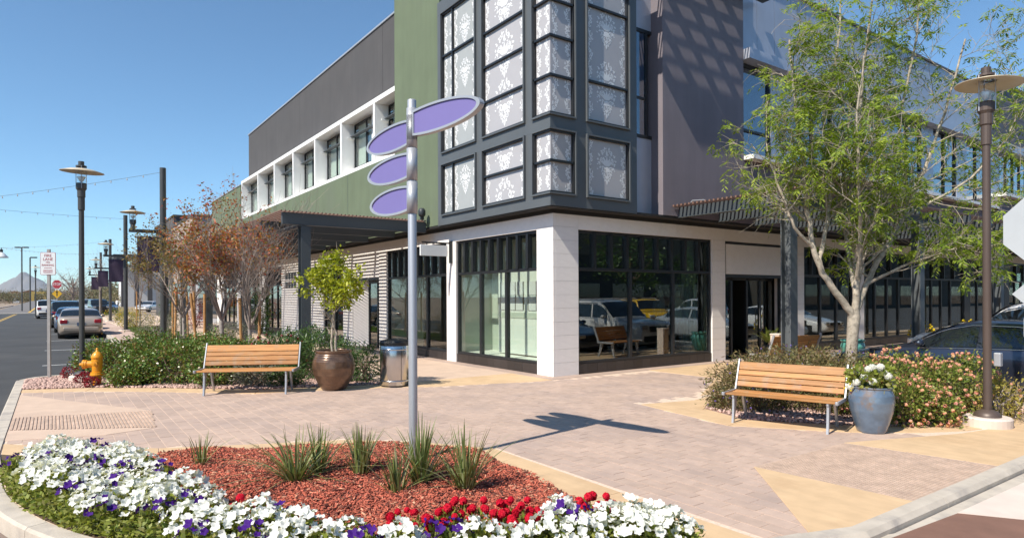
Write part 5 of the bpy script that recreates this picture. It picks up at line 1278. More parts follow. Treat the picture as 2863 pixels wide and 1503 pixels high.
# --- trees with stakes along the shop front strip
def stake(loc, lean, h, lb='wooden tree stake tied beside a young bare tree'):
    t = thing('tree_stake', lb, 'stake', loc, 0, 'wooden tree stakes')
    part('post', MB().tube([(0, 0, -.05), (lean[0] * h, lean[1] * h, h)], .038, 8), 'stake', t)
def myrtle(name, lb, loc, h, spread, nleaf, leafm, seed, lev=3, fork=1.0, r=.055, nl=5, L0=None, tw='twig', trunkm='bark_grey', kids=(4, 5, 4, 0), lsize=.085):
    global rT
    rT = random.Random(seed); t = thing(name, lb, 'tree', loc, 0)
    mb = MB(); tips = []; spm = dict(levels=lev, wob=.10, up=[0, .10, .10, .06], taper=.5, sides=[7, 5, 4, 3], kids=list(kids), start=.25, ang=(14, 42), len=(.5, .85), rk=.6, rmin=.0036)
    mb.tube([(0, 0, -.05), (.01, 0, fork * .5), (0, .01, fork)], [r * 1.15, r, r * 1.05], 10, cap=False)
    tm = MB(); tm.v, tm.f = list(mb.v), list(mb.f); mb = MB()
    for k in range(nl):
        a = 6.28 * (k + .3 * rT.random()) / nl; q = Vector((math.cos(a) * spread, math.sin(a) * spread, 1.5 + rT.random()))
        grow(mb, tips, Vector((0, 0, fork - .02)), q, (L0 or h * .52) * rT.uniform(.8, 1.1), r * .55, 0, spm)
    part('trunk', tm, trunkm, t, smooth=True); part('branches', mb, tw, t)
    P = np.array([tuple(q[0]) for q in tips])
    if nleaf: 
        i = RG.integers(0, len(P), nleaf); part('crown', leaves(P[i] + RG.normal(size=(nleaf, 3)) * .07, lsize, lsize * .55, .8, .1), leafm, t)
    return t
myrtle('crape_myrtle', 'young crape myrtle with red and amber leaves and a pale trunk behind the hedge', (3.75, 18.9, 0), 4.2, 1.15, 5600, 'leaf_autumn', 3, r=.065, fork=1.15, nl=6, L0=1.75)
myrtle('crape_myrtle', 'leafless grey twigged crape myrtle in front of the pergola corner', (4.2, 17.7, 0), 4.0, .8, 130, 'leaf_autumn', 9, r=.045, fork=.95, nl=6, kids=(6, 6, 5, 0), L0=1.75)
myrtle('crape_myrtle', 'crape myrtle with sparse olive and orange leaves beside the nearest banner pole', (3.55, 23.8, 0), 4.3, 1.0, 4200, 'leaf_olive_autumn', 12, r=.05, fork=1.1, nl=6, L0=1.9)
myrtle('crape_myrtle', 'bare crape myrtle between stakes beyond the nearest banner pole', (4.0, 27.5, 0), 4.0, .9, 900, 'leaf_olive_autumn', 15, r=.05, fork=1.1, nl=5, L0=1.7)
myrtle('crape_myrtle', 'thin bare tree by the lawn with the pale building behind it', (4.4, 46, 0), 4.4, .7, 0, None, 21, r=.05, fork=1.5, nl=5, L0=1.8)
myrtle('crape_myrtle', 'slender bare street tree by the second farthest banner', (3.2, 64, 0), 5, .5, 0, None, 25, lev=2, r=.05, fork=2.3, nl=4, L0=2.0, kids=(4, 4, 0))
sl_ = ['wooden stake on the street side of the leafless tree', 'wooden stake on the shop side of the leafless tree', 'leaning wooden stake behind the red leaved crape myrtle', 'upright wooden stake farther behind the red leaved crape myrtle', 'wooden stake on the street side of the olive and orange tree', 'wooden stake on the pole side of the olive and orange tree', 'wooden stake of the bare tree beyond the nearest banner pole', 'second wooden stake of the bare tree beyond the nearest banner pole', 'wooden stake of the thin bare tree by the lawn']
for k, (x, y, lx, ly, h) in enumerate(((3.95, 17.45, -.03, 0, 1.75), (4.5, 18.0, .02, .0, 1.85), (3.4, 20.3, -.10, 0, 1.9), (3.75, 21.3, 0, 0, 1.9), (3.3, 24.0, .03, 0, 2.0), (3.85, 23.5, -.02, 0, 2.0), (3.7, 27.3, 0, 0, 2.0), (4.3, 27.8, -.02, 0, 2.0), (4.2, 45.6, 0, 0, 2.2))): stake((x, y, 0), (lx, ly), h, sl_[k])

def shrub(name, lb, blobs, n, leafm, L, Wd, loc=(0, 0, 0), clump=0, crad=.08, group=None, shell=.6, stem='bark_brown', cat='shrub', droop=0., bias=.45, fl=None, stems=14):
    """blobs in world metres (x, y, z, rx, ry, rz)"""
    x0, y0 = sum(b[0] for b in blobs) / len(blobs), sum(b[1] for b in blobs) / len(blobs)
    t = thing(name, lb, cat, (x0, y0, 0), 0, group); bb = [(b[0] - x0, b[1] - y0, *b[2:]) for b in blobs]
    P, Dn = blob_points(bb, n, shell, clump=clump, crad=crad)
    part('foliage', leaves(P, L, Wd, .8, droop, outward=Dn, bias=bias), leafm, t)
    mb = MB()
    for k in range(stems):
        b = bb[k % len(bb)]; a = RG.uniform(0, 6.28); e = Vector((b[0] + b[3] * .6 * math.cos(a), b[1] + b[4] * .6 * math.sin(a), b[2] + b[5] * RG.uniform(0, .6)))
        s_ = Vector((b[0] * .9 + RG.normal() * .05, b[1] * .9 + RG.normal() * .05, 0)); mb.tube([s_, (s_ + e) / 2 + Vector((RG.normal() * .04, RG.normal() * .04, .05)), e], [.014, .010, .005], 5, cap=False)
    part('stems', mb, stem, t)
    if fl:
        for pm, nf, rad in fl:
            Q, D2 = blob_points(bb, nf, .93); part('blossoms', flower_heads(Q + D2 * .03, rad), pm, t, kind='stuff')
    return t
def flower_heads(P, rad, k=16, rng=RG):
    """small round clusters of florets"""
    n = len(P); d = rng.normal(size=(n * k, 3)); d[:, 2] += .35; d /= np.linalg.norm(d, axis=1, keepdims=True)
    Q = np.repeat(P, k, 0) + d * rad * .62; r_ = rng.normal(size=(n * k, 3)); a = np.cross(d, r_); a /= np.linalg.norm(a, axis=1, keepdims=True); b = np.cross(d, a); h = rad * .40
    V = np.stack([Q + a * h - d * h * .3, Q + b * h - d * h * .3, Q - a * h - d * h * .3, Q - b * h - d * h * .3], 1).reshape(-1, 3); return V, np.arange(4 * n * k).reshape(-1, 4)
# --- hedge in front of the lamp: four rounded bushes grown together
HB = [(1.15, 16.3, .42, .70, .6, .44), (1.55, 15.3, .40, .5, .45, .42), (1.9, 16.6, .45, .8, .7, .5), (2.05, 14.7, .42, .62, .55, .46), (2.85, 15.6, .46, .75, .75, .48), (2.6, 13.95, .38, .45, .45, .42), (.75, 17.2, .38, .40, .4, .36), (1.7, 17.4, .42, .7, .5, .45), (1.25, 14.95, .18, .34, .26, .20), (3.2, 14.6, .42, .6, .6, .42), (3.0, 17.0, .42, .7, .6, .45)]
lbs = ['dense green hedge bush with bronze tips beside the hydrant', 'dense green hedge bush at the front of the bed by the gravel', 'broad hedge bush in the middle of the bed behind the hydrant', 'glossy green hedge bush near the paved edge', 'hedge bush behind the long bench', 'low hedge bush at the end of the long bench', 'hedge bush growing around the dark street lamp', 'hedge bush at the back of the bed toward the street', 'low spreading hedge bush at the hydrant foot', 'hedge bush beside the crape myrtle trunk', 'hedge bush at the foot of the tall banner pole']
for k, b in enumerate(HB): shrub('hedge_bush', lbs[k], [b, (b[0] + .15, b[1] - .05, b[2] + .04, b[3] * .7, b[4] * .7, b[5])], 2600, 'leaf_hedge', .062, .034, clump=210, crad=.07, group='hedge bushes', shell=.55)
OL = [(3.9, 14.0, .5, .6, .6, .52), (4.6, 13.6, .48, .55, .55, .58), (5.2, 13.6, .40, .4, .5, .42), (4.3, 14.9, .5, .6, .6, .55), (3.3, 13.35, .22, .35, .3, .24), (3.75, 12.95, .18, .3, .25, .2), (5.25, 12.55, .38, .26, .32, .40), (4.95, 15.0, .5, .4, .6, .60), (4.9, 12.9, .30, .3, .3, .32)]
lbs = ['dark green oleander bush with red flowers behind the bench', 'tall oleander bush behind the bronze pot', 'oleander bush behind the litter bin', 'oleander bush under the pergola corner', 'small grey green plant under the long bench', 'low straggly plant in the gravel by the bench leg', 'upright oleander between the pot and the litter bin', 'oleander bush along the shop pavement', 'low oleander shoots beside the bronze pot']
for k, b in enumerate(OL): shrub('oleander_bush', lbs[k], [b], 1500 if b[3] > .35 else 800, 'leaf_olean' if k != 4 else 'leaf_sage', .105, .022, clump=150, crad=.07, group='oleander bushes', shell=.35, fl=[('leaf_red', 26, .05)] if k == 0 else None, bias=.55)
lbs = ['silvery sage bush beside the pergola column', 'silvery sage bush between the tree stakes', 'round silvery sage bush by the lawn', 'silvery sage bush at the shop front planting', 'grey sage bush behind the crape myrtle', 'small grey sage bush beyond the banner pole']
for k, b in enumerate([(4.5, 20.3, .5, .5, .5, .55), (3.6, 25.5, .5, .65, .65, .55), (3.5, 31, .5, .9, .8, .62), (4.6, 23, .45, .5, .6, .5), (4.2, 21.6, .45, .45, .5, .5), (4.3, 36, .5, .8, .8, .6)]): shrub('sage_bush', lbs[k], [b], 2200, 'leaf_sage', .05, .016, clump=260, crad=.05, group='sage bushes', shell=.5, stem='twig')
lbs = ['yellow green flowering bush by the second banner pole', 'low golden bush at the lawn corner', 'green bush beside the far pavement', 'golden bush near the farthest banner pole']
for k, b in enumerate([(4.0, 43, .45, .9, 1.2, .5), (3.9, 48, .4, .7, 1.2, .45), (4.4, 53, .5, .8, 1.5, .55), (4.3, 62, .5, .9, 1.8, .55)]): shrub('golden_bush', lbs[k], [b], 1100, 'leaf_lantana' if k % 2 else 'leaf_yellow', .09, .03, clump=140, crad=.08, group='golden bushes along the pavement', fl=[('petal_yellow', 60, .04)])
shrub('cypress_bush', 'dark upright evergreen at the corner of the pale building', [(6.2, 47.2, 1.1, .55, .6, 1.2), (6.2, 47.2, 2.2, .35, .4, .8)], 2600, 'leaf_olean', .10, .04, clump=200, crad=.1)
shrub('vine', 'green climbing vine at the shop wall by the lawn', [(8.3, 32.6, 1.1, .35, .8, 1.2)], 1500, 'leaf_olean', .09, .05, clump=120, crad=.1)
shrub('red_leaf_bush', 'dark red leaved bush under the pergola near the far shops', [(6.9, 42, .9, .6, 1.0, .9)], 1200, 'leaf_red', .09, .045, clump=120, crad=.1)
lbs = ['small red flowering plant in the gravel in front of the lamp footing', 'small red flowering plant at the hydrant foot', 'small red flowering plant at the kerb behind the lamp']
for k, b in enumerate([(.52, 15.85, .12, .18, .12, .12), (.62, 15.18, .10, .13, .1, .1), (.32, 17.1, .13, .2, .2, .14)]): shrub('red_flower_plant', lbs[k], [b], 260, 'leaf_red', .05, .03, cat='plant', group='small red plants by the hydrant', stems=4)
# --- right bed: ruellia, lantana, yellow shrub
RU = [(9.0, 6.25, .42, .6, .5, .46), (9.7, 6.35, .50, .65, .55, .55), (10.5, 6.4, .52, .65, .6, .56), (11.2, 6.3, .52, .6, .6, .55), (9.3, 5.6, .45, .6, .5, .50), (10.1, 5.7, .5, .65, .6, .55), (8.75, 5.75, .25, .4, .4, .30), (9.5, 4.95, .42, .5, .5, .48), (8.5, 6.15, .18, .28, .3, .22), (10.9, 5.5, .5, .6, .6, .5)]
lbs = ['bronze leaved ruellia bush at the open corner of the bed', 'bronze leaved ruellia bush in front of the shop door', 'bronze leaved ruellia bush near the sago palm', 'bronze leaved ruellia bush in front of the tree trunk', 'ruellia bush behind the bench back', 'ruellia bush in the middle of the bed', 'low ruellia shoots at the end of the bench', 'dark ruellia bush under the shorter bench', 'lowest ruellia shoots with violet flowers by the paving', 'ruellia bush against the parked dark car']
RU = [(b[0], b[1], b[2] * .8, b[3], b[4], b[5] * .8) for b in RU]
for k, b in enumerate(RU): shrub('ruellia_bush', lbs[k], [b], 2600 if b[3] > .45 else 1200, 'leaf_ruellia', .085, .016, clump=300, crad=.06, group='ruellia bushes', shell=.3, fl=[('petal_violet', 10, .024)], bias=.4, droop=.1)
LN = [(9.5, 4.5, .36, .45, .42, .38), (10.05, 4.45, .40, .5, .5, .42), (9.4, 4.0, .30, .38, .36, .34), (10.4, 3.95, .40, .5, .45, .42), (10.95, 4.7, .44, .55, .55, .46), (9.75, 3.72, .20, .32, .28, .24), (11.2, 3.9, .42, .5, .45, .44)]
lbs = ['pink flowering lantana bush next to the blue pot', 'pink flowering lantana bush in front of the dark parked car', 'pink flowering lantana at the gravel edge', 'pink flowering lantana behind the brown street lamp', 'tall pink lantana against the dark car doors', 'lowest pink lantana by the lamp footing', 'lantana bush at the kerb beyond the brown lamp']
for k, b in enumerate(LN): shrub('lantana_bush', lbs[k], [b], 2500 if b[3] > .35 else 1300, 'leaf_lantana', .052, .026, clump=260, crad=.055, group='lantana bushes', shell=.45, fl=[('petal_pink', int(240 * b[3]), .040)])
shrub('yellow_shrub', 'thin yellowish shrub with bare stems beside the lamp footing', [(10.65, 3.35, .30, .45, .32, .34), (11.2, 3.3, .30, .4, .3, .3)], 1500, 'leaf_yellow', .045, .022, clump=160, crad=.06, stem='twig', stems=40, shell=.3, fl=[('petal_pink', 12, .03)])
shrub('yellow_flower_plant', 'plant with bright yellow blossoms by the pergola column behind the dark car', [(19.2, 7.7, .70, .28, .28, .34)], 320, 'leaf_lantana', .07, .03, cat='plant', fl=[('petal_yellow', 60, .05)])
shrub('yellow_flower_plant', 'low bright green shrub under the pergola beyond the white vehicle', [(22.5, 7.8, .6, .4, .4, .4)], 300, 'leaf_lantana', .07, .03, cat='plant', fl=[('petal_yellow', 40, .05)])
# sago palm
pm = thing('sago_palm', 'small sago palm in a dark pot outside the shop door', 'plant', (15.9, 10.1, .37))
fr = []
for k in range(26):
    a = RG.uniform(0, 6.28); el = RG.uniform(.7, 1.4); L = RG.uniform(.5, .72); d = np.array([math.cos(a) * math.cos(el), math.sin(a) * math.cos(el), math.sin(el)]); s_ = np.cross(d, [0, 0, 1]); s_ /= np.linalg.norm(s_)
    for i in range(16):
        t = .25 + .75 * i / 15; q = d * L * t - np.array([0, 0, .25 * t * t * L])
        for sg in (-1, 1):
            e = q + (s_ * sg * .8 + d * .5) * .12 * (1.1 - t * .6); w_ = d * .007; fr.append([q - w_, q + w_, e + w_ * .2, e - w_ * .2])
V = np.array(fr).reshape(-1, 3); part('fronds', (V, np.arange(len(V)).reshape(-1, 4)), 'leaf_palm', pm)
part('trunk', MB().lathe([(.07, -.05), (.09, .05), (.06, .16), (0, .17)], n=10), 'bark_brown', pm)
# --- geraniums in the blue pot
gp = thing('white_geranium', 'white geraniums with bright leaves filling the blue glazed pot', 'flowers', (8.56, 4.02, .54))
bb = [(0, 0, .10, .24, .24, .13), (-.12, .1, .16, .14, .14, .12), (.1, -.1, .18, .15, .15, .12)]
P, Dn = blob_points(bb, 420, .5); part('foliage', leaves(P, .07, .055, .6, outward=Dn), 'leaf_petunia', gp)
hd = [(RT[0] * a + FW[0] * b, RT[1] * a + FW[1] * b, c) for a, b, c in ((-.22, -.05, .10), (-.14, -.08, .17), (-.04, .0, .26), (.04, .05, .28), (.10, -.04, .26), (.16, .0, .22), (.20, -.05, .16), (.24, -.04, .08), (-.07, -.16, .12), (.13, -.15, .19), (-.16, .1, .24), (.27, .02, .14), (-.27, .0, .04), (.06, -.1, .3))]
HM = None
for q in hd:
    V, F = flower_heads(np.array([q]), .080, 60)
    part('blossom_head', (V - np.array(q), F), 'petal_white', gp).location = q
part('yellow_blossom', leaves(np.repeat(np.array([(RT[0] * -.29, RT[1] * -.29, .05)]), 30, 0) + RG.normal(size=(30, 3)) * .02, .03, .025), 'petal_yellow', gp)
gt = thing('dry_grass_tuft', 'pale dry grass tuft between the blue pot and the tree trunk', 'plant', (9.3, 4.85, 0))
def blades(n, L, lean, w_, r0, rng=RG, curve=.75, seg=5):
    Vs = []; Fs = []; k = 0
    for i in range(n):
        a = rng.uniform(0, 6.28); ln = abs(rng.normal(0, lean * 1.25)); l = L * rng.uniform(.35, 1.12); d = np.array([math.cos(a), math.sin(a), 0]); s_ = np.array([-d[1], d[0], 0]); tw = rng.normal(0, .5); s_ = s_ * math.cos(tw) + d * math.sin(tw) * .6
        p = d * rng.uniform(0, r0) + np.array([0, 0, 0])
        for j in range(seg + 1):
            t = j / seg; q = p + d * l * (ln * t + curve * ln * t * t) * .8 + np.array([0, 0, l * (t - .45 * ln * t * t)]); ww = w_ * (1 - t ** 2.2) * (.7 + .6 * t) + .0008
            Vs += [q - s_ * ww, q + s_ * ww + np.array([0, 0, .0])]
        for j in range(seg): Fs.append((k + 2 * j, k + 2 * j + 1, k + 2 * j + 3, k + 2 * j + 2))
        k += 2 * (seg + 1)
    return np.array(Vs), np.array(Fs)
part('blades', blades(60, .75, .12, .004, .05), 'leaf_yellow', gt)
# --- strappy flax lilies in the mulch
lbs = ['smallest flax lily clump standing alone toward the white petunias', 'widest flax lily clump with arching striped leaves', 'narrow upright flax lily clump behind the others', 'low flax lily clump by the red geraniums', 'flax lily clump in front of the silver sign post', 'tall flax lily clump nearest the paved edge', 'flax lily shoots close behind the widest clump']
for k, (x, y, n, L, ln) in enumerate(((1.22, 7.2, 26, .38, .22), (1.83, 6.0, 150, .54, .55), (2.40, 5.86, 95, .50, .22), (2.42, 5.1, 60, .46, .34), (2.72, 5.25, 150, .62, .32), (2.95, 4.85, 130, .60, .34), (2.08, 6.15, 80, .50, .45))):
    t = thing('flax_lily', lbs[k], 'plant', (x, y, .03), 0, 'flax lily clumps in the mulch'); part('blades', blades(n, L, ln, .0085, .075, seg=7), 'leaf_flax', t)
# --- bedding flowers
def petal_mesh(name, m, r, lobes=5, cup=.3):
    V = [(0, 0, -r * .35)]; F = []; n = lobes * 4
    for i in range(n):
        a = 6.283 * i / n; V.append((math.cos(a) * r * .3, math.sin(a) * r * .3, 0))
    for i in range(n):
        a = 6.283 * i / n; rr = r * (.74 + .26 * abs(math.cos(lobes * a / 2)) ** .7); V.append((math.cos(a) * rr, math.sin(a) * rr, r * (cup * .25 + .16 * math.sin(lobes * a + .6) + .07 * math.sin(3 * a))))
    for i in range(n):
        j = (i + 1) % n; F.append((0, 1 + i, 1 + j)); F.append((1 + i, 1 + n + i, 1 + n + j, 1 + j))
    me = np_mesh(name, V, F, True); me.materials.append(MATS[m]); return me
PM = dict(white=[petal_mesh('blossom', 'petal_white', .043, 5, c_) for c_ in (.3, .75, -.25, 1.3)], purple=[petal_mesh('blossom', 'petal_purple', .040, 5, c_) for c_ in (.3, .9)])
def ger_head():
    V, F = flower_heads(np.zeros((1, 3)), .058, 40); me = np_mesh('blossom', V, F); me.materials.append(MATS['petal_red']); return me
PM['red'] = [ger_head(), ger_head()]
FOL = []
for k in range(3):
    P, Dn = blob_points([(0, 0, .08, .17, .17, .11)], 230, .35); V, F = leaves(P, .05, .030, .6, outward=Dn); me = np_mesh('foliage', V, F); me.materials.append(MATS['leaf_petunia']); FOL.append(me)
FLOW = [(-.40, 8.25), (-.2, 8.5), (.2, 8.5), (.62, 7.85), (.74, 6.8), (1.05, 5.6), (1.5, 4.55), (1.95, 4.08), (2.65, 3.75), (3.13, 3.65), (3.42, 3.55), (3.52, 3.2), (3.52, 2.9)] + [((x - 5.2) * .998 + 5.2, (y - 8.2) * .998 + 8.2) for x, y in ARC[::-1] if x < 3.3]
def flowers(kind, x, y, nf, rad, h, lb, grp, cat='flowers'):
    t = thing({'white': 'white_petunia', 'purple': 'purple_petunia', 'red': 'red_geranium'}[kind], lb, cat, (x, y, .02), RG.uniform(0, 6.28), grp)
    link('foliage', FOL[int(RG.integers(0, 3))], None, t).scale = (rad / .16, rad / .16, h / .26)
    for i in range(nf):
        u = (i + .5) / nf; th = i * 2.4 + RG.uniform(-.3, .3); rr = rad * math.sqrt(u) * 1.05; z = h * (1 - .5 * u) + RG.uniform(-.025, .025)
        o = link('blossom', PM[kind][int(RG.integers(0, len(PM[kind])))], None, t); o.location = (rr * math.cos(th), rr * math.sin(th), z)
        n_ = Vector((math.cos(th) * .8 * math.sqrt(u), math.sin(th) * .8 * math.sqrt(u), .9)) + Vector((RG.normal(), RG.normal(), RG.normal())) * .38
        wn = Vector((n_.x, n_.y, n_.z)); o.rotation_euler = wn.to_track_quat('Z', 'Y').to_euler(); s_ = RG.uniform(.62, 1.08); o.scale = (s_, s_, s_)
PUR = [(.80, 6.6), (.36, 8.2), (.09, 7.25), (.14, 6.4), (.46, 6.35), (.62, 5.45), (.84, 5.5), (1.32, 4.8), (2.07, 3.8), (2.2, 3.75), (2.95, 3.45), (3.08, 3.45), (-.3, 7.9), (.3, 5.75), (.55, 6.9), (1.7, 3.95), (.78, 4.75), (.0, 7.75), (1.05, 4.5), (.35, 7.3)]
RED = [(1.98, 4.13), (2.06, 4.0), (2.42, 4.06), (2.5, 3.9), (2.57, 3.72), (2.68, 3.6), (3.27, 3.60), (3.33, 3.45), (2.3, 4.02), (2.8, 3.7), (2.66, 3.78)]
placed = []
for x, y in PUR: flowers('purple', x + RG.normal() * .02, y + RG.normal() * .02, 9, .12, .24, 'purple petunia blooming among the white ones', 'purple petunias in the planter'); placed.append((x, y, .10))
for x, y in RED: flowers('red', x, y, 7, .11, .25, 'red geranium at the mulch edge of the flower bed', 'red geraniums in the planter'); placed.append((x, y, .11))
flowers('red', 1.13, 5.15, 3, .05, .22, 'single red geranium alone between the white petunias and the mulch', 'red geraniums in the planter'); placed.append((1.13, 5.15, .06))
tries = 0; nw = 0
while tries < 12000 and nw < 75:
    tries += 1
    x, y = RG.uniform(-.5, 3.7), RG.uniform(2.5, 8.7)
    if not inside(x, y, FLOW): continue
    ed = 5.535 - math.hypot(x - 5.2, y - 8.2)          # metres from the kerb
    if ed < (.14 if x < .75 else .04): continue
    if any((x - a) ** 2 + (y - b) ** 2 < (c + .075) ** 2 for a, b, c in placed): continue
    big = RG.random() < .6; flowers('white', x, y, 30 if big else 18, .17 if big else .135, .25 if big else .21, 'white petunia massed in the front of the planter', 'white petunias in the planter'); placed.append((x, y, .110)); nw += 1
for x, y in ((3.50, 3.05), (3.30, 3.08), (3.42, 3.30), (3.46, 2.92), (3.2, 3.3)): flowers('white', x, y, 24, .17, .26, 'white petunia massed in the front of the planter', 'white petunias in the planter')
print('white plants', nw)
G1 = [p for p in scatter(FLOW, 9000)] + [p for p in scatter(FLOW, 26000) if 5.62 - math.hypot(p[0] - 5.2, p[1] - 8.2) < .28][:5000]
P = np.array([(x, y, .02 + abs(RG.normal(0, .05))) for x, y in G1]); struct('bedding_leaves', leaves(P, .05, .03, .5, -.2), 'leaf_petunia', kind='stuff')
# ================================================================== VEHICLES
def interp(tab, x):
    for (x0, v0), (x1, v1) in zip(tab, tab[1:]):
        if x <= x1: 
            t = max(0, min(1, (x - x0) / (x1 - x0))); t = t * t * (3 - 2 * t) * .5 + t * .5; return v0 + (v1 - v0) * t
    return tab[-1][1]
SED = dict(L=4.8, W=.91, top=[(-2.4, .55), (-2.36, .66), (-2.2, .74), (-1.2, .93), (-.95, .98), (-.2, 1.36), (.15, 1.44), (.8, 1.43), (1.3, 1.34), (1.85, 1.06), (2.2, 1.03), (2.36, .96), (2.4, .70)],
           belt=[(-2.4, .55), (-2.2, .70), (-1.1, .90), (0, .94), (1.4, .98), (2.1, 1.0), (2.4, .70)], ws=(-.95, -.1), rw=(1.2, 1.85), side=(-.7, 1.62), pill=(.28, ), wb=(-1.45, 1.40), rw_=.325, gh=.60)
SUV = dict(L=4.6, W=.93, top=[(-2.3, .70), (-2.26, .90), (-2.05, 1.02), (-1.15, 1.12), (-1.0, 1.15), (-.35, 1.68), (0, 1.76), (1.2, 1.77), (1.95, 1.70), (2.2, 1.18), (2.28, 1.0), (2.3, .7)],
           belt=[(-2.3, .70), (-2.1, .98), (-1.1, 1.08), (0, 1.1), (2.1, 1.14), (2.3, .7)], ws=(-1.0, -.25), rw=(1.92, 2.2), side=(-.75, 1.98), pill=(.1, 1.0), wb=(-1.4, 1.35), rw_=.36, gh=.70)
BOX = dict(L=4.3, W=.90, top=[(-2.15, .70), (-2.12, .92), (-1.95, 1.05), (-1.0, 1.14), (-.9, 1.18), (-.5, 1.66), (-.3, 1.74), (1.6, 1.76), (2.05, 1.73), (2.12, 1.2), (2.15, .7)],
           belt=[(-2.15, .70), (-1.95, 1.02), (-.9, 1.1), (2.05, 1.12), (2.15, .7)], ws=(-.9, -.45), rw=(2.05, 2.12), side=(-.65, 1.98), pill=(.25, 1.15), wb=(-1.3, 1.3), rw_=.36, gh=.78)
def car(lb, S, colr, loc, rz, detail=True, group=None):
    """front towards -x in local axes"""
    t = thing('parked_car', lb, 'car', loc, rz, group); paint = 'car_' + colr; L2 = S['L'] / 2
    def section(x):
        zt = interp(S['top'], x); zb = min(interp(S['belt'], x), zt - .005); e = abs(x) / L2
        wb_ = S['W'] * (1 - .13 * max(0, (e - .62) / .38) ** 2.0); g = max(0, zt - zb); wt = wb_ * (1 - .03) - g * .42 * (1 if S is SED else .28)
        lo = .20 + (.10 * max(0, (e - .85) / .15))
        return [(0, zt), (wt * .55, zt - .004), (wt * .88, zt - .022 - g * .03), (wt, zt - min(.05 + g * .06, g + .012)), (wb_ * .965, zb), (wb_ * .995, zb - .06 if zb > .5 else zb - .03), (wb_, (zb + lo) / 2 + .06), (wb_ * .985, lo + .12), (wb_ * .93, lo), (0, lo)]
    xs = sorted(set([round(-L2 + S['L'] * i / 40, 3) for i in range(41)] + [a for a, _ in S['top']])); V = []; m = 10
    for x in xs:
        for y, z in section(x): V.append((x, y, z))
        for y, z in section(x): V.append((x, -y, z))
    F = []
    for i in range(len(xs) - 1):
        for j in range(m - 1):
            a = i * 2 * m + j; b = a + 2 * m; F.append((a, b, b + 1, a + 1)); a += m; b += m; F.append((a, a + 1, b + 1, b))
    for i in (0, len(xs) - 1):
        q = [i * 2 * m + j for j in range(m)] + [i * 2 * m + m + j for j in range(m - 1, -1, -1)]; F.append(tuple(q) if i else tuple(q[::-1]))
    me = np_mesh('body', V, F, True); bm = bmesh.new(); bm.from_mesh(me); bmesh.ops.remove_doubles(bm, verts=bm.verts, dist=.0015); bmesh.ops.recalc_face_normals(bm, faces=bm.faces)
    # cut real wheel arches: drop the body faces inside the wheel circles
    dead = [f for f in bm.faces if any(math.hypot(f.calc_center_median().x - wx, f.calc_center_median().z - S['rw_']) < S['rw_'] + .03 for wx in S['wb']) and abs(f.calc_center_median().y) > .6]
    bmesh.ops.delete(bm, geom=dead, context='FACES'); bm.to_mesh(me); bm.free()
    link('body', me, paint, t)
    def P_(x, u, s):     # point on the glasshouse: u 0 at the belt .. 1 at the roof edge
        sc_ = section(x); (yt, zt), (yb, zb) = sc_[3], sc_[4]; return Vector((x, s * (yb + (yt - yb) * u), zb + (zt - zb) * u))
    def patch(g, off, nm, mt):
        V = [p + off for p in g[0]] ; nu, nv = g[1]; F = [(i * nv + j, (i + 1) * nv + j, (i + 1) * nv + j + 1, i * nv + j + 1) for i in range(nu - 1) for j in range(nv - 1)]
        return part(nm, (np.array([tuple(v) for v in V]), F), mt, t, smooth=True)
    for s in (-1, 1):
        cuts = [S['side'][0], *S['pill'], S['side'][1]]
        for a, b in zip(cuts, cuts[1:]):
            a2, b2 = a + .04, b - .04; pts = []; n = 9
            for i in range(n):
                x = a2 + (b2 - a2) * i / (n - 1); sc_ = section(x); h = sc_[3][1] - sc_[4][1]
                hi = .90 if h > .2 else .5
                for j in range(3): pts.append(P_(x, .06 + (hi - .06) * j / 2, s))
            patch((pts, (n, 3)), Vector((0, s * .012, .004)), 'side_window', 'car_glass')
        if detail:
            sl = MB(); k = 14; pp = [P_(S['side'][0] + (S['side'][1] - S['side'][0]) * i / k, .97, s) + Vector((0, s * .014, .0)) for i in range(k + 1)]
            sl.tube(pp, .009, 5); pp = [P_(S['side'][0] + (S['side'][1] - S['side'][0]) * i / k, .0, s) + Vector((0, s * .012, .0)) for i in range(k + 1)]; sl.tube(pp, .008, 5)
            part('window_trim', sl, 'chrome', t, smooth=True)
            for hx in (S['pill'][0] - .16, S['side'][1] - .25): part('door_handle', MB().box(hx - .10, hx + .10, s * S['W'] * 1.0 - .01, s * S['W'] * 1.0 + .02, interp(S['belt'], 0) - .12, interp(S['belt'], 0) - .09), paint if S is not SED else 'chrome', t)
            mr = part('mirror', MB().lathe([(0, -.1), (.05, -.09), (.075, 0), (.05, .09), (0, .1)], n=10), paint, t, smooth=True); mr.location = (S['side'][0] + .1, s * (S['W'] + .10), interp(S['belt'], 0) + .07); mr.rotation_euler = (R(90), 0, 0)
            dg = MB()
            for dx in (S['side'][0] + .05, S['pill'][0], S['side'][1] - .35): dg.box(dx - .004, dx + .004, s * S['W'] * .998 - .004, s * S['W'] * .998 + .004, .32, interp(S['belt'], 0) - .07)
            part('door_gap', dg, 'car_trim', t)
    for nm, (a, b), off in (('windscreen', S['ws'], (-.012, 0, .012)), ('rear_window', S['rw'], (.012, 0, .010))):
        pts = []; n = 6
        for i in range(n):
            x = a + (b - a) * (.06 + .86 * i / (n - 1)); sc_ = section(x); w0 = sc_[3][0] * (.96 if n else 1)
            for y in np.linspace(-w0, w0, 7):
                zz = sc_[0][1] - (abs(y) / w0) ** 3 * .035; pts.append(Vector((x, y, zz)))
        patch((pts, (n, 7)), Vector(off), nm, 'car_glass')
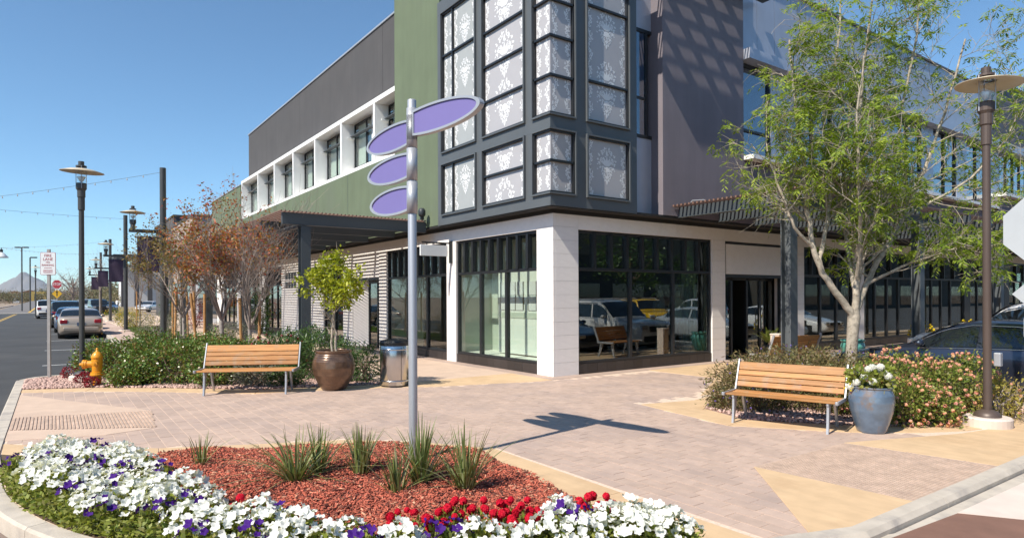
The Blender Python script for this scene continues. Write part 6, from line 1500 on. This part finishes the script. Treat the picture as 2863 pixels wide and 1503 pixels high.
    for wx in S['wb']:
        for s in (-1, 1):
            r = S['rw_']; w_ = part('wheel', MB().lathe([(r * .62, -.10), (r * .95, -.105), (r, -.07), (r, .07), (r * .95, .105), (r * .62, .10)], n=28), 'tyre', t, smooth=True); w_.location = (wx, s * (S['W'] - .12), r); w_.rotation_euler = (R(90), 0, 0)
            rm = MB().lathe([(0, .085), (r * .16, .09), (r * .60, .075), (r * .63, .10), (r * .63, -.09), (0, -.09)], n=20)
            o = part('rim', rm, 'rim', w_, smooth=False); o.rotation_euler = (R(180) if s > 0 else 0, 0, 0)
            part('arch_liner', MB().lathe([(r + .07, -.14), (r + .07, .10), (r * .5, .12)], (0, 0, 0), 20), 'car_trim', t).matrix_local = Matrix.Translation((wx, s * (S['W'] - .16), r)) @ Matrix.Rotation(R(90), 4, 'X')
    zb = interp(S['belt'], 2.0)
    for s in (-1, 1):
        part('tail_light', MB().box(L2 - .10, L2 + .004, s * .52 if s > 0 else -.82, .82 if s > 0 else -.52, .72 if S is SED else .82, .90 if S is SED else 1.05), 'lamp_red', t, bevel=.03)
        part('headlight', MB().box(-L2 - .004, -L2 + .14, s * .50 if s > 0 else -.78, .78 if s > 0 else -.50, .58, .70) if S is SED else MB().box(-L2 - .004, -L2 + .14, s * .52 if s > 0 else -.80, .80 if s > 0 else -.52, .74, .90), 'lamp_clear', t, bevel=.03)
    part('number_plate', MB().box(L2 - .01, L2 + .012, -.16, .16, .62, .77), 'plate', t)
    part('bumper', MB().box(L2 - .12, L2 + .03, -.72, .72, .36, .56), paint if S is SED else 'car_trim', t, bevel=.05); part('bumper', MB().box(-L2 - .03, -L2 + .12, -.72, .72, .32, .54), paint if S is SED else 'car_trim', t, bevel=.05)
    part('grille', MB().box(-L2 - .012, -L2 + .05, -.42, .42, .56 if S is SED else .66, .68 if S is SED else .86), 'car_trim', t, bevel=.02)
    part('underbody', MB().box(-L2 + .3, L2 - .3, -.7, .7, .16, .30), 'car_trim', t)
    if S is not SED and detail:
        for s in (-1, 1): part('roof_rail', MB().tube([(-.2, s * .62, 1.74), (.1, s * .62, 1.80), (1.5, s * .62, 1.80), (1.8, s * .62, 1.72)], .014, 6), 'alu', t)
    return t
# noses point towards the shops on this side
car('dark navy sedan parked nose in behind the pink lantana bushes', SED, 'navy', (13.95, 4.62, ZS), R(-90))
car('white tall vehicle parked just beyond the dark navy sedan', SUV, 'white', (17.0, 4.5, ZS), R(-90))
car('silver sedan parked nose in farther along the shady pergola', SED, 'silver', (22.7, 4.5, ZS), R(-90))
car('white sedan parked nose in near the far shop windows', SED, 'white', (28.6, 4.5, ZS), R(-90))
car('beige sedan parked at the kerb seen from behind', SED, 'beige', (1.08, 38.9, ZS), R(-90))
car('blue sedan parked in front of the beige sedan', SED, 'blue', (.95, 45.6, ZS), R(-90))
car('black vehicle with a tall tail parked in front of the blue sedan', SUV, 'black', (.75, 53.0, ZS), R(-90))
car('small white vehicle far along the street by the STOP sign', SUV, 'white', (-.4, 78, -.1), R(-90), False)
for k, (S_, c_, px, d, rz, lb) in enumerate(((SUV, 'silver', 252, 84, 100, 'silver vehicle in the far car park between the banner poles'), (SUV, 'black', 275, 78, 95, 'black vehicle in the far car park beside the silver one'), (SED, 'blue', 303, 88, 95, 'blue car in the far car park near the standing person'), (SED, 'white', 415, 92, 60, 'pale car parked behind the bare tree by the pale building'))):
    car(lb, S_, c_, (*at(px, d), -.05), R(rz), False)
# parked across the street, seen only mirrored in the shop glass
car('yellow boxy vehicle parked across the street, mirrored in the big shop window', BOX, 'yellow', (27.2, -3.2, ZS), R(-70))
car('silver vehicle parked across the street from the shop windows', SUV, 'silver', (34, -5, ZS), R(80), False)

# ================================================================== PEOPLE
def figure(name, lb, loc, rz, h, cat, cloth, legs, skin='skin', hair=True, pose=0):
    """one continuous skinned body, upright"""
    t = thing(name, lb, cat, loc, rz); k = h / 1.75
    V = [(0, 0, .95), (0, .01, 1.12), (0, .0, 1.30), (0, -.01, 1.46), (0, -.02, 1.53), (0, -.03, 1.64), (0, -.03, 1.73)]
    E = [(0, 1), (1, 2), (2, 3), (3, 4), (4, 5), (5, 6)]; rad = [(.16, .11), (.15, .10), (.18, .115), (.10, .08), (.055, .055), (.078, .095), (.06, .075)]
    for s in (-1, 1):
        i = len(V); V += [(s * .095, 0, .88), (s * .105, -.02 + .05 * pose * s, .50), (s * .11, .02 + .14 * pose * s, .08), (s * .12, -.12 + .14 * pose * s, .04)]; E += [(0, i), (i, i + 1), (i + 1, i + 2), (i + 2, i + 3)]; rad += [(.095, .10), (.062, .065), (.045, .05), (.045, .03)]
        i = len(V); V += [(s * .20, 0, 1.42), (s * .25, .03 - .04 * pose * s, 1.14), (s * .24, -.06 - .1 * pose * s, .90), (s * .24, -.09 - .1 * pose * s, .80)]; E += [(3, i), (i, i + 1), (i + 1, i + 2), (i + 2, i + 3)]; rad += [(.062, .062), (.045, .045), (.033, .033), (.042, .025)]
    me = bpy.data.meshes.new('body'); me.from_pydata([(x * k, y * k, z * k) for x, y, z in V], E, []); me.update()
    o = bpy.data.objects.new('body', me); col.objects.link(o); m = o.modifiers.new('skin', 'SKIN'); m.use_smooth_shade = True; o.modifiers.new('sub', 'SUBSURF').levels = 1
    for d_, r_ in zip(me.skin_vertices[0].data, rad): d_.radius = (r_[0] * k, r_[1] * k)
    me.skin_vertices[0].data[0].use_root = True
    dg = bpy.context.evaluated_depsgraph_get(); me2 = bpy.data.meshes.new_from_object(o.evaluated_get(dg)); bpy.data.objects.remove(o)
    for mm in (cloth, legs, skin): me2.materials.append(MATS[mm])
    for p in me2.polygons:
        c = p.center / k; p.use_smooth = True
        p.material_index = 2 if (c.z > 1.50 or (abs(c.x) > .19 and c.z < 1.02)) else (0 if c.z > .93 else 1)
    me2.name = 'body'; ob = bpy.data.objects.new('body', me2); col.objects.link(ob); ob.parent = t
    if hair: part('hair', MB().lathe([(.085 * k, 1.66 * k), (.098 * k, 1.72 * k), (.08 * k, 1.79 * k), (0, 1.82 * k)], (0, -.015 * k, 0), 12), 'hair', t, smooth=True)
    return t
figure('person', 'person in a white shirt standing by the far parked cars', (*at(327, 91), 0), R(120), 1.72, 'person', 'cloth_white', 'cloth_dark', pose=.5)
figure('person', 'person in dark clothes walking near the bare tree far down the pavement', (*at(392, 90), 0), R(40), 1.70, 'person', 'cloth_dark', 'cloth_dark', pose=1)
figure('mannequin', 'mannequin in a grey jacket standing behind the big shop window', (13.25, 11.7, .24), R(10), 1.72, 'mannequin', 'fabric_grey', 'fabric_grey', 'mannequin', False)
figure('mannequin', 'mannequin in pale clothes next to the pier behind the big shop window', (13.85, 11.6, .24), R(-20), 1.70, 'mannequin', 'curtain', 'fabric_grey', 'mannequin', False)
bpart('display_floor', MB().box(9.65, 14.4, 11.0, 12.2, .015, .24), 'int_floor')
bpart('curtain', on_plane(MB().add([(14.1 + .02 * (i % 2), 11.15 + .06 * i, z) for i in range(10) for z in (.24, 3.3)], [(2 * i, 2 * i + 2, 2 * i + 3, 2 * i + 1) for i in range(9)]), lambda x, y, z: (x, y, z)), 'curtain')

# ================================================================== FAR BUILDINGS AND PLANTING
def simple_building(lb, x0, x1, y0, y1, h, m, openings=(), z0=-.17, parapet=True, group=None, name='shop_building', roofm='stucco_grey', cat='building'):
    t = thing(name, lb, cat, ((x0 + x1) / 2, (y0 + y1) / 2, z0), 0, group)
    part('wall', MB().box(x0, x1, y0, y1, z0, h), m, t, True)
    if parapet: part('parapet', MB().box(x0 - .06, x1 + .06, y0 - .06, y1 + .06, h, h + .18), roofm, t, True)
    for side, a, b, za, zb in openings:
        if side == 'W': q = MB().box(x0 - .05, x0 + .02, a, b, za, zb); f = MB().box(x0 - .08, x0 - .02, a - .08, b + .08, zb, zb + .1)
        elif side == 'S': q = MB().box(a, b, y0 - .05, y0 + .02, za, zb); f = MB().box(a - .08, b + .08, y0 - .08, y0 - .02, zb, zb + .1)
        else: q = MB().box(a, b, y1 - .02, y1 + .05, za, zb); f = MB().box(a - .08, b + .08, y1 + .02, y1 + .08, zb, zb + .1)
        w_ = part('window', q, 'car_glass', t, True); part('lintel', f, 'steel_dark', w_, True)
    return t
simple_building('tan stucco shop block with a stepped parapet beyond the green wall', 9.0, 30, 56, 66, 8.25, 'stucco_tan', [('W', 57, 60, 1, 3), ('W', 61.5, 64.5, 1, 3)])
simple_building('low grey clad shop front between the green wall and the tan block', 9.2, 30, 46.2, 55.8, 6.6, 'shingle_grey', [('W', 47.5, 50.5, .4, 3), ('W', 51.5, 54.5, .4, 3)])
simple_building('dark grey shop block behind the tan block', 9.1, 30, 66.2, 79, 9.3, 'stucco_grey', [('W', 68, 72, 1, 3)])
lg = thing('shop_sign', 'bright lime green shop sign on the tan block', 'sign', (8.8, 58.5, 5.8)); part('panel', MB().box(-.1, .1, -.5, .5, -.9, .8), 'lime_sign', lg, bevel=.1); part('bracket', MB().box(.1, .2, -.1, .1, -.1, .1), 'steel_dark', lg)
pb = simple_building('pale flat roofed building with a dark canopy beyond the banner poles', *[v for v in (at(352, 150)[0], at(352, 150)[0] + 26, at(352, 150)[1], at(352, 150)[1] + 20)], 9.5, 'wall_white', [('S', at(352, 150)[0] + 14, at(352, 150)[0] + 20, .4, 3)])
x_, y_ = at(352, 150)
pt_ = MB()
for k in range(3): pt_.box(x_ - 1.5 + k * 2.6, x_ - .6 + k * 2.6, y_ - 7.8, y_ - 7, -.1, 10.4)
part('canopy', MB().box(x_ - 3, x_ + 12, y_ - 8.5, y_ - .07, 10.4, 11.6), 'steel_dark', pb, True); part('canopy_post', pt_, 'stucco_grey', pb, True)
rh = random.Random(31)
hl_ = ['far low tan house on the skyline', 'far cream house with a red roof', 'far white house behind the shrubs', 'far brown house by the tall parking lights', 'far cream wall by the yellow gate', 'far tan house behind the STOP sign', 'far white block near the skyline', 'far tan block between the banner poles']
for k, px in enumerate((8, 40, 68, 84, 120, 150, 190, 345)):
    d = 300 + 25 * (k % 3); x, y = at(px, d); wd = 7 + 4 * rh.random(); hh = 3.6 + 1.6 * rh.random()
    t = simple_building(hl_[k], x - wd / 2, x + wd / 2, y, y + 7, hh, ('house_tan', 'wall_white', 'stucco_tan')[k % 3], [('S', x - 2, x - .6, 1, 2.3), ('S', x + .8, x + 2.2, 1, 2.3)], parapet=False, name='house', cat='house')
    part('roof', MB().prism([(x - wd / 2 - .4, hh), (x + wd / 2 + .4, hh), (x, hh + 1.3)], 0, 7.6) if False else on_plane(MB().prism([(x - wd / 2 - .4, hh), (x + wd / 2 + .4, hh), (x, hh + 1.3)], y - .4, y + 7.4), lambda u, v, w_: (u, w_, v)), 'roof_red' if k % 2 else 'shingle_grey', t, True)
yg = thing('yellow_gate', 'yellow entrance frame far down the road', 'gate', (*at(108, 280), 0)); part('post', MB().box(-2.6, -1.6, -.4, .4, 0, 4.0), 'yellow_wall', yg); part('post', MB().box(1.6, 2.6, -.4, .4, 0, 4.0), 'yellow_wall', yg); part('lintel', MB().box(-2.6, 2.6, -.4, .4, 4.0, 5.0), 'yellow_wall', yg)
for px, d, zz, arms, lb in ((62, 95, 9.4, 2, 'tall double headed parking light on the skyline'), (85, 95, 7.9, 1, 'single headed parking light on the skyline')):
    t = thing('parking_light', lb, 'street lamp', (*at(px - .5, d), 0)); part('pole', MB().tube([(0, 0, 0), (0, 0, zz)], .09, 8), 'pole_grey', t)
    for s in ((-1, 1) if arms == 2 else (1,)): part('light_head', MB().obox((RT[0] * s * .55, RT[1] * s * .55, zz), (.38, .2, .09), Matrix.Rotation(-YAW, 3, 'Z')), 'steel_dark', t); part('arm', MB().bar((0, 0, zz), (RT[0] * s * .4, RT[1] * s * .4, zz), .05, .05), 'pole_grey', t)
# planted median on the far side of the street
struct('median', MB().prism([(-9.4, 112), (-30, 112), (-30, 230), (-9.4, 230)], -.3, -.02), 'desert'); struct('median_kerb', MB().box(-9.4, -9.1, 111.8, 230, -.3, .05), 'concrete_light')
mk = ['low green shrub on the far median nearest the street', 'second green shrub on the far median', 'reddish green shrub on the far median', 'wide green shrub on the far median', 'small far shrub on the median end']
for k, (x, y) in enumerate(((-11, 116), (-12, 124), (-11.5, 134), (-13, 146), (-12, 160))): shrub('median_shrub', mk[k], [(x, y, .8, 1.6, 3.5, 1.0)], 700, 'leaf_far' if k != 2 else 'leaf_autumn', .4, .2, clump=120, crad=.25, stems=4, group='shrubs on the far median')
def far_tree(lb, px, d, h, w_, leafm='leaf_far', n=900, bare=False):
    x, y = at(px, d); t = thing('far_tree', lb, 'tree', (x, y, 0), 0, 'far trees on the skyline'); mb = MB(); mb.tube([(0, 0, -.1), (.1, 0, h * .45), (0, .1, h * .8)], [h * .03, h * .022, h * .008], 6)
    for k in range(26 if bare else 6):
        a = 6.28 * k / 6 + rh.random(); l = w_ * (.6 + .5 * rh.random()); z0 = h * (.2 + .4 * rh.random()); mb.tube([(0, 0, z0), (math.cos(a) * l * .5, math.sin(a) * l * .5, z0 + h * .25), (math.cos(a) * l * .9, math.sin(a) * l * .9, z0 + h * (.3 + .2 * rh.random()))], [h * .012, h * .007, h * .002], 4)
    part('trunk', mb, 'bark_brown' if not bare else 'twig', t)
    if not bare:
        P, Dn = blob_points([(0, 0, h * .6, w_, w_, h * .38), (w_ * .5, .2, h * .5, w_ * .7, w_ * .7, h * .3), (-w_ * .5, 0, h * .55, w_ * .6, w_ * .7, h * .3)], n, .4, clump=90, crad=w_ * .16); part('crown', leaves(P, h * .10, h * .06, .8), leafm, t)
    else:
        P = np.array([(RG.normal() * w_ * .45, RG.normal() * w_ * .45, h * (.55 + .2 * RG.normal())) for _ in range(900)]); part('crown', leaves(P, h * .16, h * .006, 1.6, -.5), 'twig', t)
far_tree('bare rounded far tree on the skyline beside the dark street lamp', 203, 120, 7.2, 4.0, bare=True)
tk = ['far olive tree at the edge of the picture', 'far tree behind the cream house', 'far dark tree beside the double headed parking light', 'far tree near the yellow gate', 'far tree behind the fire lane sign', 'far tree behind the STOP sign', 'far tree behind the black parked vehicle', 'far tree between the lamp and the first banner', 'far dark tree left of the smallest banner', 'far tree under the smallest banner', 'far tree under the second banner', 'far green tree under the third banner', 'far tree beside the pale building', 'far low tree by the standing person']
for k, (px, d, h, w_) in enumerate((px_, d_, h_ * .72, w__) for px_, d_, h_, w__ in ((-5, 250, 7, 4), (28, 290, 7.5, 5), (55, 280, 7, 5), (100, 300, 8, 5), (133, 300, 9, 6), (160, 240, 7, 5), (178, 280, 8, 6), (236, 240, 9, 6), (262, 220, 9, 5), (284, 230, 9, 6), (312, 220, 10, 6), (330, 200, 9, 6), (347, 180, 8, 4), (322, 160, 4.5, 3.5))): far_tree(tk[k], px, d, h, w_)
bh = MB()
# ---- across the street, behind the viewer: what the shop glass mirrors
ob = simple_building('long two tone shop row across the street, mirrored in the shop windows', -4, 75, -44, -30, 11.0, 'int_dark', [('N', 2 + 7 * k, 7 + 7 * k, .3, 3.2) for k in range(10)])
part('cornice_band', MB().box(-4.02, 75.02, -30, -29.9, 6.3, 11.0), 'siding_tan', ob, True)
tl = ['street tree across the road, mirrored beside the yellow vehicle', 'street tree across the road near the corner', 'street tree across the road beyond the silver vehicle', 'street tree across the road by the shop row', 'bushy street tree across the side street', 'second bushy tree across the side street', 'third bushy tree across the side street']
def near_tree(lb, x, y, h, w_, n=1500):
    t = thing('street_tree', lb, 'tree', (x, y, ZS), 0, 'street trees across the road'); mb = MB(); mb.tube([(0, 0, 0), (.05, 0, h * .4), (0, .1, h * .75)], [.14, .11, .04], 8)
    for k in range(7):
        a = .9 * k; mb.tube([(0, 0, h * .38), (math.cos(a) * w_ * .4, math.sin(a) * w_ * .4, h * .6), (math.cos(a) * w_ * .7, math.sin(a) * w_ * .7, h * .8)], [.06, .04, .01], 5)
    part('trunk', mb, 'bark_brown', t); P, Dn = blob_points([(0, 0, h * .68, w_, w_, h * .3), (w_ * .4, .3, h * .55, w_ * .6, w_ * .6, h * .2)], n, .4, clump=120, crad=.3); part('crown', leaves(P, .28, .14, .8), 'leaf_olean', t)
for k, (x, y, h, w_) in enumerate(((20, -9, 5.5, 2.4), (10, -12, 6, 2.6), (33, -10, 6.5, 2.8), (44, -12, 6, 2.6), (-17, 14, 6.5, 3), (-18, 22, 6, 3), (-17, 31, 6.5, 3))): near_tree(tl[k], x, y, h, w_)
simple_building('long dark shop row farther along across the street', 75.5, 240, -38, -24, 11, 'int_dark', [('N', 80 + 9 * k, 86 + 9 * k, .3, 3.2) for k in range(14)])
simple_building('tan building across the side street, mirrored in the display window', -45, -28, -5, 60, 7.5, 'stucco_tan', [])

# ---- the air between here and the hills
hz = link('haze', MB().box(-7200, 7200, -7200, 7200, -1.2, 330).mesh('haze'), None, None, None, None, 'stuff')
m_, n_, o_ = nodes('haze'); pv_ = n_.nodes.new('ShaderNodeVolumePrincipled'); pv_.inputs['Color'].default_value = (.80, .88, 1, 1); pv_.inputs['Density'].default_value = 0.00007; pv_.inputs['Anisotropy'].default_value = .2
n_.links.new(pv_.outputs[0], o_.inputs['Volume']); hz.data.materials.append(m_)
